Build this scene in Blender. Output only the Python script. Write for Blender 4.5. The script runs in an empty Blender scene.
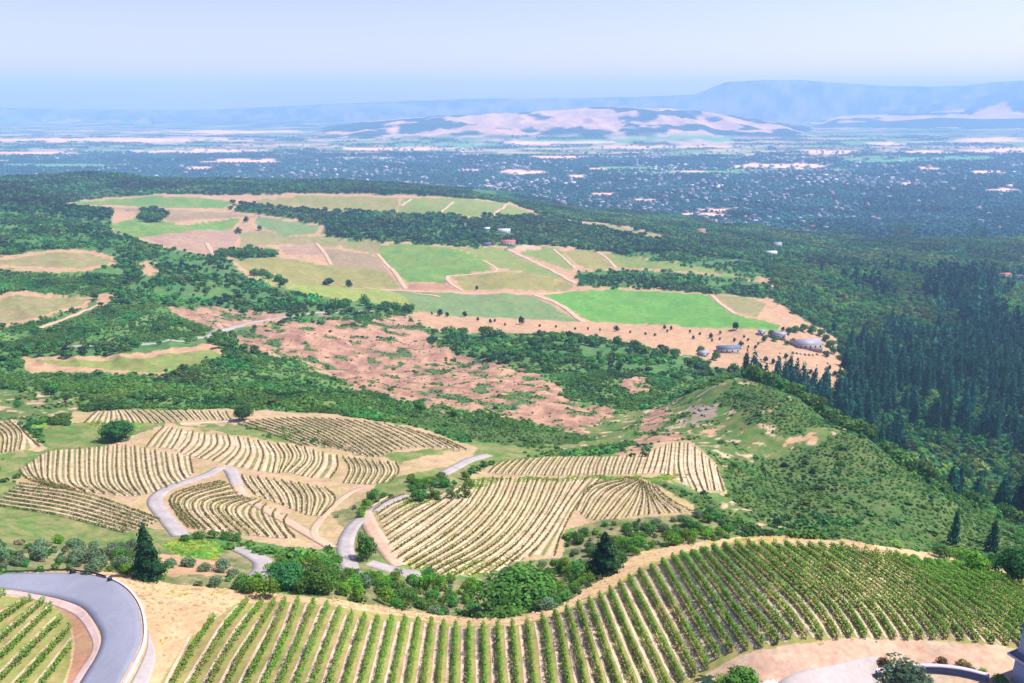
import math
SUN_EL = math.radians(56); SUN_AZ = math.radians(76); SUN_E = 5.0; SKY_E = .105; EXPO = .84
HAZE_D = .000094; HAZE_COL = (.40, .65, 1.0); HAZE_G = .0
SKY_TINT = (1.03, .82, 1.17)
DUST = .8
import bpy, math, random
import numpy as np
from mathutils import Vector

rng = np.random.default_rng(7)
random.seed(7)
SC = bpy.context.scene
COL = SC.collection

# ------------------------------------------------------------------ camera
CAMZ = 420.0
F = 788.0
PITCH = math.radians(17.2)
CP, SP = math.cos(PITCH), math.sin(PITCH)
CX, CY = 512.0, 341.5
cam_d = bpy.data.cameras.new('camera')
cam_d.sensor_width = 36.0
cam_d.lens = 36.0 * F / 1024.0
cam_d.clip_start = 1.0
cam_d.clip_end = 120000.0
cam = bpy.data.objects.new('camera', cam_d)
COL.objects.link(cam)
cam.location = (0, 0, CAMZ)
cam.rotation_euler = (math.radians(90) - PITCH, 0, 0)
SC.camera = cam

def ray(px, py):
    """ray per unit depth: (u, dy, dz) with dx = u*dy"""
    b = (np.asarray(py, float) - CY) / F
    dy = CP - b * SP
    dz = -SP - b * CP
    u = (np.asarray(px, float) - CX) / F / dy
    return u, dy, dz

def project(x, y, z):
    t = y * CP - (z - CAMZ) * SP
    px = CX + F * x / t
    py = CY - F * (y * SP + (z - CAMZ) * CP) / t
    return px, py, t

# ------------------------------------------------------------------ noise
_lat = rng.random((256, 256))
def vnoise(x, y):
    x = np.asarray(x, float); y = np.asarray(y, float)
    xi = np.floor(x).astype(int); yi = np.floor(y).astype(int)
    fx = x - xi; fy = y - yi
    fx = fx * fx * (3 - 2 * fx); fy = fy * fy * (3 - 2 * fy)
    a = _lat[xi & 255, yi & 255]; b = _lat[(xi + 1) & 255, yi & 255]
    c = _lat[xi & 255, (yi + 1) & 255]; d = _lat[(xi + 1) & 255, (yi + 1) & 255]
    return (a * (1 - fx) + b * fx) * (1 - fy) + (c * (1 - fx) + d * fx) * fy
def fbm(x, y, o=4):
    s = 0; a = .5; n = 0
    for k in range(o):
        s = s + a * vnoise(x * 2 ** k + 17.3 * k, y * 2 ** k + 9.1 * k); n += a; a *= .5
    return s / n
def sstep(a, b, x):
    t = np.clip((x - a) / (b - a), 0, 1)
    return t * t * (3 - 2 * t)

# ------------------------------------------------------------------ terrain height
CTRL = []
def P(px, py, t):
    u, dy, dz = ray(px, py)
    CTRL.append((float(u), math.log(t * dy), -t * dz))
def H(u, y, drop):
    CTRL.append((u, math.log(y), drop))
for a in [(512,683,115),(200,683,116),(0,683,117),(900,683,116),(1010,640,126),(60,640,126),(340,605,137),(500,622,136),
          (600,600,139),(740,540,157),(860,545,154),(1000,575,144),(120,580,142),(0,575,144),(200,600,136),(690,640,126),
          (560,555,210),(420,590,180),(750,520,240),(650,530,225),(850,500,290),(930,540,270),(1000,545,290),
          (740,378,480),(800,402,440),(870,440,385),(940,490,325),(780,470,330),(700,450,330),(720,420,400),(860,470,330),
          (690,480,270),(640,500,245),(560,480,270),(480,500,235),(480,470,290),(600,460,300),(400,540,200),(345,550,195),
          (300,560,178),(250,570,165),(150,575,150),(80,540,185),(60,500,225),(0,480,250),(100,480,252),(230,480,250),
          (250,520,215),(330,510,228),(350,460,290),(120,440,310),(20,440,305),(120,412,360),(300,425,345),(400,430,350),
          (470,455,310),(20,400,400),(450,440,345),(560,440,400),(600,430,430),(650,400,560),(500,420,430),(560,390,560),
          (640,365,690),(520,350,740),(330,400,450),(300,370,600),(200,385,480),(130,360,560),(30,365,540),(230,350,600),
          (250,340,700),(60,310,750),(60,260,1000),(150,270,950),(200,310,800),(30,225,1350),(30,200,1700),(330,320,800),
          (400,370,650),(430,330,830),(280,280,1050),(350,290,1050),(200,240,1350),(150,215,1700),(400,210,1900),(500,210,2000),
          (300,197,2100),(100,200,2000),(450,250,1450),(300,250,1400),(600,290,1150),(650,325,950),(760,325,950),(800,345,880),
          (720,350,850),(600,340,850),(600,255,1500),(640,232,1850),(740,252,1650),(700,265,1400),(850,280,1400),(980,280,1450),
          (950,330,1100),(950,400,800),(860,340,1000),(860,390,800),(1000,240,2200),(800,240,2100),(560,210,2500),(300,182,2700),
          (100,174,2600),(430,188,2600),(950,480,600)]:
    P(*a)
for a in [(-1,50,80),(0,50,79),(1,50,80),(-1.1,100,82),(1.1,100,82),(0,40,79),(-.018,135,99),(-.02,155,109),(.33,165,103),(.33,190,117),
          (.6,165,108),(.85,170,112),(.85,250,150),(.5,450,235),(.6,400,228),(.42,520,245),(.55,560,270),(.8,400,225),
          (-.6,4000,400),(-.2,4200,415),(.1,3300,415),(.4,2900,418),(.7,2800,420),(-.5,3200,330),(-.1,3200,350),
          (-1.1,150,90),(-1.1,300,122),(-1.1,700,185),(-1.1,1500,205),(-1.1,2800,260),(-1.1,5000,420),
          (1.1,150,105),(1.1,300,190),(1.1,700,280),(1.1,1500,340),(1.1,2800,420),(1.1,5000,420),(0,5200,420),(.5,5200,420),(-.5,5200,420)]:
    H(*a)
C = np.array(CTRL)
KU = 2.2
def _ker(du, dv):
    r2 = (du * KU) ** 2 + dv ** 2
    return .5 * r2 * np.log(r2 + 1e-9)
n = len(C)
A = np.zeros((n + 3, n + 3))
A[:n, :n] = _ker(C[:, None, 0] - C[None, :, 0], C[:, None, 1] - C[None, :, 1]) + np.eye(n) * 2e-4
A[:n, n] = 1; A[:n, n + 1] = C[:, 0]; A[:n, n + 2] = C[:, 1]
A[n:, :n] = A[:n, n:].T
W = np.linalg.solve(A, np.concatenate([C[:, 2], np.zeros(3)]))
def tps(u, v):
    out = np.empty(u.shape); uf = u.ravel(); vf = v.ravel(); o = out.ravel()
    for i in range(0, len(uf), 20000):
        a = uf[i:i + 20000]; b = vf[i:i + 20000]
        o[i:i + 20000] = _ker(a[:, None] - C[None, :, 0], b[:, None] - C[None, :, 1]) @ W[:n] + W[n] + W[n + 1] * a + W[n + 2] * b
    return o.reshape(u.shape)

def crest_z(px, py, t):
    u, dy, dz = ray(px, py)
    return float(u), CAMZ + t * dz
def profile(pts, t):
    q = [crest_z(px, py, t) for px, py in pts]
    return np.array([a for a, _ in q]), np.array([b for _, b in q])
GOLD = profile([(250,140),(300,133),(360,122),(440,115),(520,111.5),(560,110),(600,105.5),(640,106.5),(700,109.5),(740,116),(790,125),(840,135)], 10400)
BLUE = profile([(700,140),(800,128),(860,124),(900,120),(940,117),(980,119),(1024,118),(1150,116),(1300,120)], 11800)
PINK = profile([(780,130),(840,116),(900,113),(960,112),(985,110),(1024,111),(1200,112),(1400,118)], 12700)
MTN = profile([(150,112),(330,103),(480,98),(560,97),(640,96),(695,93),(712,86.5),(728,80.5),(742,81.5),(762,79.5),(800,80),(838,82.5),(880,84),(930,85.5),(965,84),(1024,80.5),(1200,82),(1400,95)], 15500)
MTN2 = profile([(840,118),(900,107),(950,101),(980,96),(1010,88),(1040,84),(1200,80),(1400,90)], 13600)
LOW = profile([(-400,106),(0,107.5),(100,109),(200,109.5),(330,106),(420,104),(520,108)], 15800)
def far_z(u, y):
    z = np.zeros_like(u)
    x = u * y
    def ridge(pf, y0, w, ns, amp):
        h = np.interp(u, pf[0], pf[1], left=0, right=0)
        h = np.maximum(h, 0)
        s = (y - y0) / w
        env = np.where(s < 0, np.exp(-s * s), np.exp(-(s * .8) ** 2))
        rg = 1 - np.abs(2 * fbm(x / ns, y / ns * .8, 4) - 1)
        h = h * (1 - .15 * amp * (1 - 1.3 * rg + .3))
        return h * env * (1 - amp * (1 - np.exp(-s * s * 2.5)) * (1 - rg) * 1.6)
    z = np.maximum(z, ridge(GOLD, 10700, 1550, 620, 1.0))
    z = np.maximum(z, ridge(BLUE, 12200, 900, 1200, .6))
    z = np.maximum(z, ridge(PINK, 13100, 900, 1500, .5))
    z = np.maximum(z, ridge(MTN2, 14100, 1100, 2500, .4))
    z = np.maximum(z, ridge(MTN, 16200, 1700, 2600, .5))
    z = np.maximum(z, ridge(LOW, 16200, 900, 4000, .3))
    return z

# grid in (u, ln y)
um = np.arange(-.84, .8401, .0024)
UG = np.concatenate([np.linspace(-1.25, -.846, 40), um, np.linspace(.846, 1.25, 40)])
vs = [math.log(45.0)]
while vs[-1] < math.log(18300):
    y = math.exp(vs[-1])
    h = np.interp(y, [50, 150, 340, 600, 1000, 2500, 5000], [82, 95, 135, 190, 240, 330, 420])
    px = 1.7 if y < 4000 else (1.2 if y > 8000 else 1.3)
    step = px * y / (F * h)
    if y < 90: step *= 2.2
    if 8600 < y < 13500: step = min(step, .0065)
    if y > 15000: step = max(step * .35, .018)
    vs.append(vs[-1] + min(step, .03))
VG = np.array(vs)
UU, VV = np.meshgrid(UG, VG)          # rows: v
YY = np.exp(VV); XX = UU * YY
drop = tps(UU, VV)
rough = sstep(170, 420, YY) * .0075 * np.minimum(YY, 1800) * (1 - sstep(2600, 4200, YY))
drop += rough * (fbm(UU * 14 + 5, VV * 11 + 3, 4) - .5) * 2
gz = sstep(340, 440, YY) * (1 - sstep(720, 860, YY)) * sstep(-.9, -.75, UU) * (1 - sstep(.16, .26, UU))
drop += gz * 5.5 * (np.abs(2 * fbm(UU * 17 + 2.2, VV * 10 + 6.1, 3) - 1) - .3)
near_rough = .5 * (1 - sstep(200, 500, YY))
drop += near_rough * (fbm(XX / 17, YY / 17, 3) - .5)
znear = CAMZ - drop
bl = sstep(3400, 4700, YY)
ZG = znear * (1 - bl) + far_z(UU, YY) * bl
ZG = np.maximum(ZG, -2 + 0 * ZG)

_vidx = np.arange(len(VG)); _uidx = np.arange(len(UG))
def ground(x, y):
    x = np.asarray(x, float); y = np.asarray(y, float)
    return grid_uv(x / y, np.log(y))
def grid_uv(u, v, G=None):
    G = ZG if G is None else G
    fu = np.interp(u, UG, _uidx); fv = np.interp(v, VG, _vidx)
    iu = np.clip(fu.astype(int), 0, len(UG) - 2); iv = np.clip(fv.astype(int), 0, len(VG) - 2)
    a = fu - iu; b = fv - iv
    return (G[iv, iu] * (1 - a) + G[iv, iu + 1] * a) * (1 - b) + (G[iv + 1, iu] * (1 - a) + G[iv + 1, iu + 1] * a) * b
_vf = np.concatenate([np.linspace(VG[i], VG[i + 1], 3)[:-1] for i in range(len(VG) - 1)])
_yf = np.exp(_vf)
def hit(px, py, skip=0.0):
    """first ground point under a pixel -> world x, y, z (arrays)"""
    px = np.atleast_1d(np.asarray(px, float)); py = np.atleast_1d(np.asarray(py, float))
    u, dy, dz = ray(px, py)
    X = np.empty(len(px)); Y = np.empty(len(px))
    for i in range(len(px)):
        g = grid_uv(np.full(len(_vf), u[i]), _vf)
        rz = CAMZ + dz[i] / dy[i] * _yf
        below = (rz < g) & (_yf > skip)
        k = int(np.argmax(below)) if below.any() else len(_vf) - 1
        if k > 0 and below.any():
            d0 = rz[k - 1] - g[k - 1]; d1 = rz[k] - g[k]
            f = d0 / (d0 - d1) if d0 != d1 else 0
            f = min(max(f, 0), 1)
            Y[i] = math.exp(_vf[k - 1] + f * (_vf[k] - _vf[k - 1]))
        else:
            Y[i] = _yf[k]
        X[i] = u[i] * Y[i]
    return X, Y, ground(X, Y)
def visible(x, y, z):
    """is the point seen over the terrain"""
    x = np.asarray(x); y = np.asarray(y); z = np.asarray(z)
    ok = np.ones(len(x), bool)
    for s in np.linspace(.12, .985, 70):
        yy = y * s
        g = grid_uv(x / y, np.log(np.maximum(yy, 46)))
        ok &= (CAMZ + (z - CAMZ) * s > g) | (yy < 46)
    return ok

# ------------------------------------------------------------------ land cover raster
CLS = ['scrub', 'forest', 'conifer', 'chap', 'pink', 'town', 'plain', 'grass', 'bare', 'olive', 'green', 'lime', 'teal', 'tan',
       'brown', 'red', 'sand', 'terrace', 'vineyard', 'dry', 'hillgrass', 'hillshrub', 'bush', 'verge', 'fieldA', 'fieldB', 'rock', 'gold', 'blueh', 'mtn', 'yellow']
CI = {k: i for i, k in enumerate(CLS)}
cls = np.zeros(UU.shape, np.int16)
fid = np.zeros(UU.shape, np.int16)
cls[:] = CI['chap']
cls[YY > 380] = CI['forest']
cls[(YY > 330) & (UU > .30 + .0 * YY)] = CI['conifer']
cls[(YY > 1450) & (UU > -.02) & (ZG < 130)] = CI['conifer']
ww = fbm(UU * 30, VV * 22, 3) - .5
cls[(ZG < 38 + 60 * ww) & (YY > 2100)] = CI['town']
cls[(YY > 6300 + 2500 * (fbm(UU * 9 + 3, VV * 16, 3) - .5))] = CI['plain']
cls[(YY > 8600) & (ZG > 18)] = CI['gold']
cls[(YY > 11200) & (ZG > 18)] = CI['blueh']
cls[(YY > 12300) & (ZG > 25)] = CI['gold']
cls[(YY > 13350) & (ZG > 25)] = CI['mtn']

def inpoly(pu, pv, u, v):
    c = np.zeros(u.shape, bool)
    m = len(pu); j = m - 1
    for i in range(m):
        if pv[i] != pv[j]:
            c ^= ((pv[i] > v) != (pv[j] > v)) & (u < (pu[j] - pu[i]) * (v - pv[i]) / (pv[j] - pv[i]) + pu[i])
        j = i
    return c
def dens(pts, n=5):
    out = []
    for a, b in zip(pts, pts[1:] + pts[:1]):
        for k in range(n):
            out.append((a[0] + (b[0] - a[0]) * k / n, a[1] + (b[1] - a[1]) * k / n))
    return out
FIELDS = []
def region(kind, pts, jit=0.0, field=False, skip=0.0, ymax=None):
    p = dens(pts, 4)
    X, Y, Z = hit([a for a, _ in p], [b for _, b in p], skip)
    if ymax:                      # keep an outline that follows a ridge on the near side of it
        for i in range(len(p)):
            dp = 0
            while Y[i] > ymax and dp < 30:
                dp += 1.5
                a, b, _ = hit([p[i][0]], [p[i][1] + dp]); X[i], Y[i] = a[0], b[0]
    pu = X / Y; pv = np.log(Y)
    i0 = max(np.searchsorted(VG, pv.min() - .05) - 1, 0); i1 = np.searchsorted(VG, pv.max() + .05) + 1
    j0 = max(np.searchsorted(UG, pu.min() - .03) - 1, 0); j1 = np.searchsorted(UG, pu.max() + .03) + 1
    s = (slice(i0, i1), slice(j0, j1))
    u = UU[s]; v = VV[s]
    if jit:
        w = 1.0
        u2 = u + jit * (fbm(u * 90, v * 60, 3) - .5) * .06
        v2 = v + jit * (fbm(u * 90 + 40, v * 60 + 11, 3) - .5) * .12
    else:
        u2, v2 = u, v
    m = inpoly(pu, pv, u2, v2)
    cls[s][m] = CI[kind]
    if field:
        FIELDS.append(kind)
        fid[s][m] = len(FIELDS)
    else:
        fid[s][m] = 0
    return X, Y

# ------------------------------------------------------------------ regions traced on the ground
R = region
# plateau fields
R('sand', [(50,207),(90,199),(160,194),(240,195),(330,193),(430,196),(510,202),(545,216),(640,228),(672,238),(640,240),(560,222),(520,232),(560,246),(640,254),(775,280),(770,300),(840,340),(840,388),(735,372),(640,346),(560,334),(490,332),(440,338),(395,322),(440,300),(405,304),(340,298),(300,292),(250,278),(225,256),(170,250),(135,238),(112,232),(110,212)], jit=.25)
R('green', [(54,205),(101,200),(162,196),(202,198),(232,201),(226,208),(168,208),(101,205)], field=True)
R('tan', [(60,208),(145,208),(232,213),(258,217),(200,219),(170,222),(145,212)], field=True)
R('green', [(111,225),(141,216),(182,225),(242,218),(232,228),(135,237),(114,232)], field=True)
R('teal', [(258,216),(320,226),(315,234),(285,236),(254,224)], field=True)
R('brown', [(135,237),(232,228),(240,235),(232,249),(212,255),(175,249)], field=True)
R('olive', [(240,233),(262,230),(289,236),(320,236),(380,240),(380,256),(340,246),(320,247),(281,244),(240,248)], field=True)
R('brown', [(281,247),(317,243),(326,254),(285,255)], field=True)
R('tan', [(326,248),(340,250),(378,256),(391,276),(402,288),(380,279),(328,266)], field=True)
R('fieldB', [(227,256),(278,257),(328,266),(380,270),(403,288),(380,291),(300,287),(285,280),(272,272),(255,277),(240,265)], field=True)
R('lime', [(255,277),(272,274),(295,285),(325,287),(380,290),(440,297),(405,305),(340,300),(300,292)], field=True)
R('green', [(380,246),(400,243),(454,248),(482,258),(493,270),(448,276),(446,283),(407,282),(380,258)], field=True)
R('fieldA', [(456,248),(497,247),(509,252),(556,274),(567,278),(575,283),(517,270),(497,268),(480,257)], field=True)
R('fieldB', [(452,277),(497,272),(524,272),(575,285),(569,290),(464,290)], field=True)
R('red', [(407,283.5),(446,284),(459,290),(409,290)], field=True)
R('teal', [(391,291),(532,295.5),(580,321),(451,316),(414,310),(407,298)], field=True)
R('yellow', [(543,295),(572,291.5),(620,289),(708,295),(732,314),(781,325),(778,330),(680,326),(590,321)], field=True)
R('olive', [(713,295),(747,297),(766,304),(757,317),(736,312)], field=True)
R('fieldB', [(255,200),(300,196),(340,196),(400,198),(394,217),(340,210),(300,207),(262,207)], field=True)
R('fieldA', [(402,198),(451,198),(505,203),(542,217),(490,220),(454,215),(396,217)], field=True)
R('fieldA', [(510,250),(535,246),(558,248),(573,264),(573,271),(545,262)], field=True)
R('fieldB', [(580,248),(597,252),(612,266),(603,272),(580,266),(562,252)], field=True)
R('fieldA', [(599,252),(625,254),(644,259),(697,264),(748,276),(769,281),(744,279),(701,272),(618,267)], field=True)
R('olive', [(580,224),(605,224),(662,235),(674,239),(666,242),(635,237),(580,229)], field=True)
R('yellow', [(717,249),(756,251),(754,259),(724,255)], field=True)
R('bare', [(505,249),(520,243),(538,244),(541,248),(520,251)], jit=.3)
# trees between fields, set back over the fields
R('forest', [(228,203),(245,203),(290,210),(380,214),(460,219),(500,220),(545,218),(600,228),(670,244),(760,262),(790,282),(745,275),(640,258),(575,246),(540,246),(500,246),(450,246),(400,242),(360,241),(330,238),(318,232),(330,226),(290,219),(240,212)], jit=.5)
R('forest', [(576,272),(606,271),(640,270),(700,274),(745,280),(770,283),(775,300),(745,296),(700,293),(640,288),(600,287),(578,284)], jit=.3)
R('forest', [(216,252),(232,248),(262,247),(281,252),(276,257),(240,259)], jit=.3)
R('forest', [(70,210),(110,210),(112,216),(80,217)], jit=.3)
R('forest', [(141,213),(152,208),(166,214),(158,222),(146,222)], jit=.2)
R('conifer', [(560,208),(700,226),(840,262),(870,300),(800,310),(776,290),(768,266),(700,250),(672,238),(610,222)], jit=.5)
# left fields
R('sand', [(-20,260),(59,249),(92,250),(117,258),(115,265),(85,272),(39,272),(-20,268)], jit=.2)
R('olive', [(-20,263),(59,252),(90,254),(112,260),(108,264),(78,269),(39,267),(-20,264)], field=True)
R('sand', [(-30,300),(18,291),(95,298),(86,308),(62,311),(39,320),(-30,332)], jit=.2)
R('olive', [(-30,306),(18,295),(88,300),(80,306),(60,309),(39,317),(-30,328)], field=True)
R('sand', [(22,357),(101,356),(215,344),(234,357),(203,371),(158,378),(111,373),(67,372),(30,377)], jit=.2)
R('fieldA', [(35,360),(105,361),(212,350),(226,358),(200,366),(155,373),(105,369),(60,366)], field=True)
R('sand', [(98,294),(119,295),(102,306),(95,304)], jit=.2)
R('sand', [(137,262),(155,262),(158,272),(148,276)], jit=.6)
# brown scrub hillside
R('chap', [(236,333),(300,322),(400,312),(452,340),(560,332),(640,345),(735,372),(730,385),(640,412),(560,440),(430,412),(330,385),(262,356)], jit=.4)
R('pink', [(165,306),(220,308),(260,311),(300,316),(279,322),(236,328),(222,332),(190,325)], jit=.7)
R('pink', [(236,333),(300,322),(345,318),(362,328),(378,318),(400,313),(432,335),(442,350),(500,362),(545,380),(570,395),(585,408),(520,412),(470,410),(430,412),(390,397),(330,380),(300,362),(265,355),(240,345)], jit=.8)
R('pink', [(617,378),(643,378),(648,393),(625,392)], jit=.6)
R('pink', [(490,405),(560,410),(605,405),(632,418),(620,436),(592,440),(545,425),(490,418)], jit=.9)
R('forest', [(432,334),(470,335),(560,336),(640,349),(700,358),(725,374),(690,382),(640,372),(560,366),(500,362),(455,352)], jit=.6)
# green slopes on the left
R('chap', [(60,390),(150,378),(240,350),(300,368),(390,400),(430,415),(470,440),(400,424),(300,414),(180,408),(70,408)], jit=.5)
R('chap', [(120,305),(165,306),(200,328),(225,333),(100,345),(60,325)], jit=.5)
R('hillgrass', [(-60,388),(40,392),(90,404),(60,420),(-60,426)], jit=.5)
R('chap', [(-20,372),(30,374),(70,373),(111,374),(158,379),(203,372),(236,358),(262,356),(330,385),(340,402),(200,408),(60,392),(-20,388)], jit=.3)
R('chap', [(-20,268),(39,272),(80,273),(120,268),(130,280),(95,297),(18,290),(-20,297)], jit=.3)
R('chap', [(-20,332),(39,320),(62,312),(100,306),(125,305),(130,330),(90,344),(30,350),(-20,350)], jit=.3)
# green hill
R('hillgrass', [(560,452),(600,420),(650,406),(740,378),(775,388),(840,425),(880,447),(945,498),(1000,530),(1040,560),(940,552),(760,530),(700,505),(725,492),(700,450),(660,440)], jit=.15, ymax=475)
R('hillshrub', [(735,384),(775,388),(840,425),(880,447),(945,498),(1000,530),(1040,560),(940,553),(830,548),(735,505),(722,470),(760,440),(800,440),(750,420),(715,400)], jit=.6, ymax=475)
R('hillgrass', [(720,430),(770,437),(840,424),(850,432),(800,450),(740,462),(715,455)], jit=.5, ymax=475)
R('pink', [(640,430),(650,408),(665,404),(670,415),(660,425),(690,440),(655,452),(600,466),(630,446)], jit=.5)
R('sand', [(780,443),(815,434),(813,440),(790,446)], jit=.4)
R('sand', [(760,406),(778,404),(783,408),(764,410)], jit=.8)
R('sand', [(690,432),(705,428),(724,431),(712,436)], jit=.8)
R('rock', [(682,422),(695,406),(712,404),(718,412),(705,420),(690,425)], jit=.6)
# basin below the camera's bench
R('bush', [(-60,520),(60,530),(140,520),(200,545),(290,560),(330,560),(380,575),(430,578),(480,578),(560,555),(580,520),(690,510),(740,535),(640,560),(590,600),(540,613),(430,614),(330,598),(270,590),(160,590),(110,572),(-60,572)])
R('verge', [(470,470),(560,450),(600,440),(560,432),(470,440),(440,460),(400,470),(360,500),(340,540),(330,560),(400,580),(440,575)], jit=.3)
R('terrace', [(-40,424),(14,420),(46,448),(30,458),(-40,462)], jit=.1)
R('verge', [(-60,470),(30,480),(60,500),(150,525),(175,550),(100,545),(-60,540)], jit=.4)
R('terrace', [(15,480),(60,462),(110,443),(170,422),(70,424),(72,411),(230,409),(330,414),(420,428),(478,448),(466,462),(430,470),(380,480),(335,545),(310,552),(250,540),(180,532),(130,526),(80,505),(20,495)], jit=.1)
R('verge', [(40,427),(75,425),(130,422),(172,421),(112,444),(64,463),(20,478),(0,474),(0,462),(30,458),(48,449)], jit=.2)
R('grass', [(30,424),(130,422),(150,424),(120,432),(60,434)], jit=.3)
R('verge', [(0,452),(40,450),(92,436),(100,440),(60,458),(20,478),(-20,480)], jit=.4)
R('verge', [(232,424),(310,424),(345,452),(470,448),(400,462),(340,450),(270,440),(165,424)], jit=.5)
R('terrace', [(366,505),(430,492),(500,462),(560,456),(645,457),(655,443),(690,440),(715,462),(728,494),(700,492),(668,478),(700,513),(640,518),(600,520),(565,530),(563,557),(520,562),(470,577),(415,572),(395,556),(375,530)], jit=.05)
R('grass', [(400,500),(440,490),(470,484),(480,478),(700,476),(660,480),(500,481),(450,500),(400,508)], jit=.3)
R('grass', [(400,562),(460,560),(520,556),(480,574),(420,575)], jit=.3)
R('hillshrub', [(645,480),(665,480),(700,494),(725,505),(700,510),(668,490)], jit=.2)
R('bush', [(410,482),(470,478),(472,498),(415,502)], jit=.2)
R('bush', [(355,530),(372,532),(378,556),(362,560)], jit=.1)
R('bush', [(330,515),(372,495),(392,498),(345,530)], jit=.2)
R('sand', [(160,553),(215,556),(240,575),(160,575)], jit=.3)
R('grass', [(160,545),(185,538),(215,541),(224,550),(215,561),(180,556)], jit=.05)
R('hillshrub', [(400,421),(470,440),(530,448),(600,440),(575,432),(520,430),(430,412)], jit=.4)
R('verge', [(46,424),(75,424),(120,430),(100,441),(60,444),(48,440)], jit=.3)
# the bench under the camera
R('dry', [(-200,574),(0,574),(60,571),(110,572),(180,585),(270,593),(330,599),(430,614),(500,620),(560,608),(600,580),(640,552),(740,536),(840,541),(930,552),(1000,570),(1100,600),(1300,900),(-400,900)], jit=.02)
R('vineyard', [(150,700),(187,640),(237,603),(300,602),(400,616),(463,626),(520,625),(560,612),(605,592),(640,569),(680,552),(740,544),(840,549),(930,562),(1000,578),(1100,608),(1060,660),(1003,646),(920,640),(850,638),(790,645),(740,655),(695,680),(680,720)])
R('vineyard', [(-60,597),(20,597),(45,600),(70,620),(73,640),(70,664),(50,720),(-60,720)])
R('red', [(47,600),(62,604),(72,612),(84,616),(92,628),(95,650),(82,690),(55,720),(72,664),(75,640),(70,620)])
R('bare', [(680,720),(695,680),(740,655),(790,645),(850,638),(920,640),(1003,646),(1060,660),(1060,720)], jit=.1)

# ------------------------------------------------------------------ albedo
BASE = {'scrub': ((0.05, 0.12, 0.03), (0.12, 0.16, 0.05)),
 'forest': ((0.045, 0.13, 0.035), (0.09, 0.155, 0.04)),
 'conifer': ((0.015, 0.06, 0.03), (0.025, 0.09, 0.03)),
 'chap': ((0.06, 0.15, 0.035), (0.12, 0.18, 0.05)),
 'pink': ((0.23, 0.125, 0.085), (0.37, 0.215, 0.135)),
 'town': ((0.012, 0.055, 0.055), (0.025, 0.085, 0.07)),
 'plain': ((0.08, 0.14, 0.07), (0.28, 0.22, 0.15)),
 'grass': ((0.14, 0.24, 0.035), (0.21, 0.26, 0.05)),
 'bare': ((0.4, 0.25, 0.17), (0.38, 0.29, 0.2)),
 'olive': ((0.19, 0.19, 0.07), (0.24, 0.19, 0.09)),
 'green': ((0.10, 0.19, 0.04), (0.155, 0.215, 0.05)),
 'lime': ((0.18, 0.24, 0.05), (0.23, 0.235, 0.06)),
 'teal': ((0.12, 0.19, 0.075), (0.155, 0.195, 0.07)),
 'tan': ((0.26, 0.18, 0.105), (0.22, 0.17, 0.09)),
 'brown': ((0.28, 0.17, 0.12), (0.3, 0.2, 0.13)),
 'red': ((0.32, 0.16, 0.095), (0.29, 0.18, 0.1)),
 'sand': ((0.37, 0.22, 0.125), (0.35, 0.225, 0.125)),
 'terrace': ((0.36, 0.245, 0.15), (0.31, 0.24, 0.11)),
 'vineyard': ((0.20, 0.22, 0.06), (0.27, 0.21, 0.085)),
 'dry': ((0.42, 0.285, 0.15), (0.45, 0.31, 0.165)),
 'hillgrass': ((0.06, 0.125, 0.028), (0.125, 0.14, 0.045)),
 'hillshrub': ((0.05, 0.095, 0.025), (0.085, 0.12, 0.035)),
 'bush': ((0.10, 0.13, 0.045), (0.22, 0.19, 0.09)),
 'verge': ((0.09, 0.155, 0.035), (0.19, 0.18, 0.07)),
 'fieldA': ((0.15, 0.205, 0.05), (0.19, 0.20, 0.06)),
 'fieldB': ((0.235, 0.20, 0.07), (0.19, 0.185, 0.055)),
 'rock': ((0.25, 0.19, 0.14), (0.18, 0.16, 0.10)),
 'gold': ((0.56, 0.32, 0.22), (0.48, 0.29, 0.20)),
 'blueh': ((0.02, 0.06, 0.05), (0.04, 0.08, 0.05)),
 'mtn': ((0.03, 0.08, 0.07), (0.20, 0.19, 0.13)),
 'yellow': ((0.085, 0.215, 0.04), (0.115, 0.235, 0.045))}
ca = np.array([BASE[k][0] for k in CLS]); cb = np.array([BASE[k][1] for k in CLS])
def classcol(c, x, y, u, v):
    m = fbm(u * 60 + 3, v * 45, 4)
    m2 = fbm(u * 260 + 8, v * 180, 3)
    m = np.clip((m - .5) * 2.6 + (m2 - .5) * 1.4 + .5, 0, 1)[..., None]
    col = ca[c] * (1 - m) + cb[c] * m
    # oak woods in the folds of the far golden hills
    g = (c == CI['gold'])
    if g.any():
        w = fbm(x / 480 + 31, y / 420 + 7, 3)
        w = sstep(.475, .53, w + .35 * (fbm(x / 1900, y / 900 + 3, 2) - .5))
        k = (g * w)[..., None]
        col = col * (1 - k) + np.array((.015, .05, .05)) * k
    pl = (c == CI['plain'])
    if pl.any():
        s = fbm(x / 900 + 5, y / 260 + 2, 3); s2 = fbm(x / 330, y / 140 + 20, 3)
        k = (pl * sstep(.44, .52, s2))[..., None]
        dark = np.array((.035, .075, .045))
        col = col * (1 - k) + dark * k
        k = (pl * sstep(.55, .62, s) * (1 - .8 * sstep(.5, .6, s2)))[..., None]
        col = col * (1 - k) + np.array((.42, .31, .22)) * k
        k = (pl * sstep(.58, .64, fbm(x / 700 + 80, y / 220 + 70, 3)) * (1 - .8 * sstep(.5, .6, s2)))[..., None]
        col = col * (1 - k) + np.array((.14, .24, .09)) * k
    return col
colour = classcol(cls, XX, YY, UU, VV)
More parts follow.
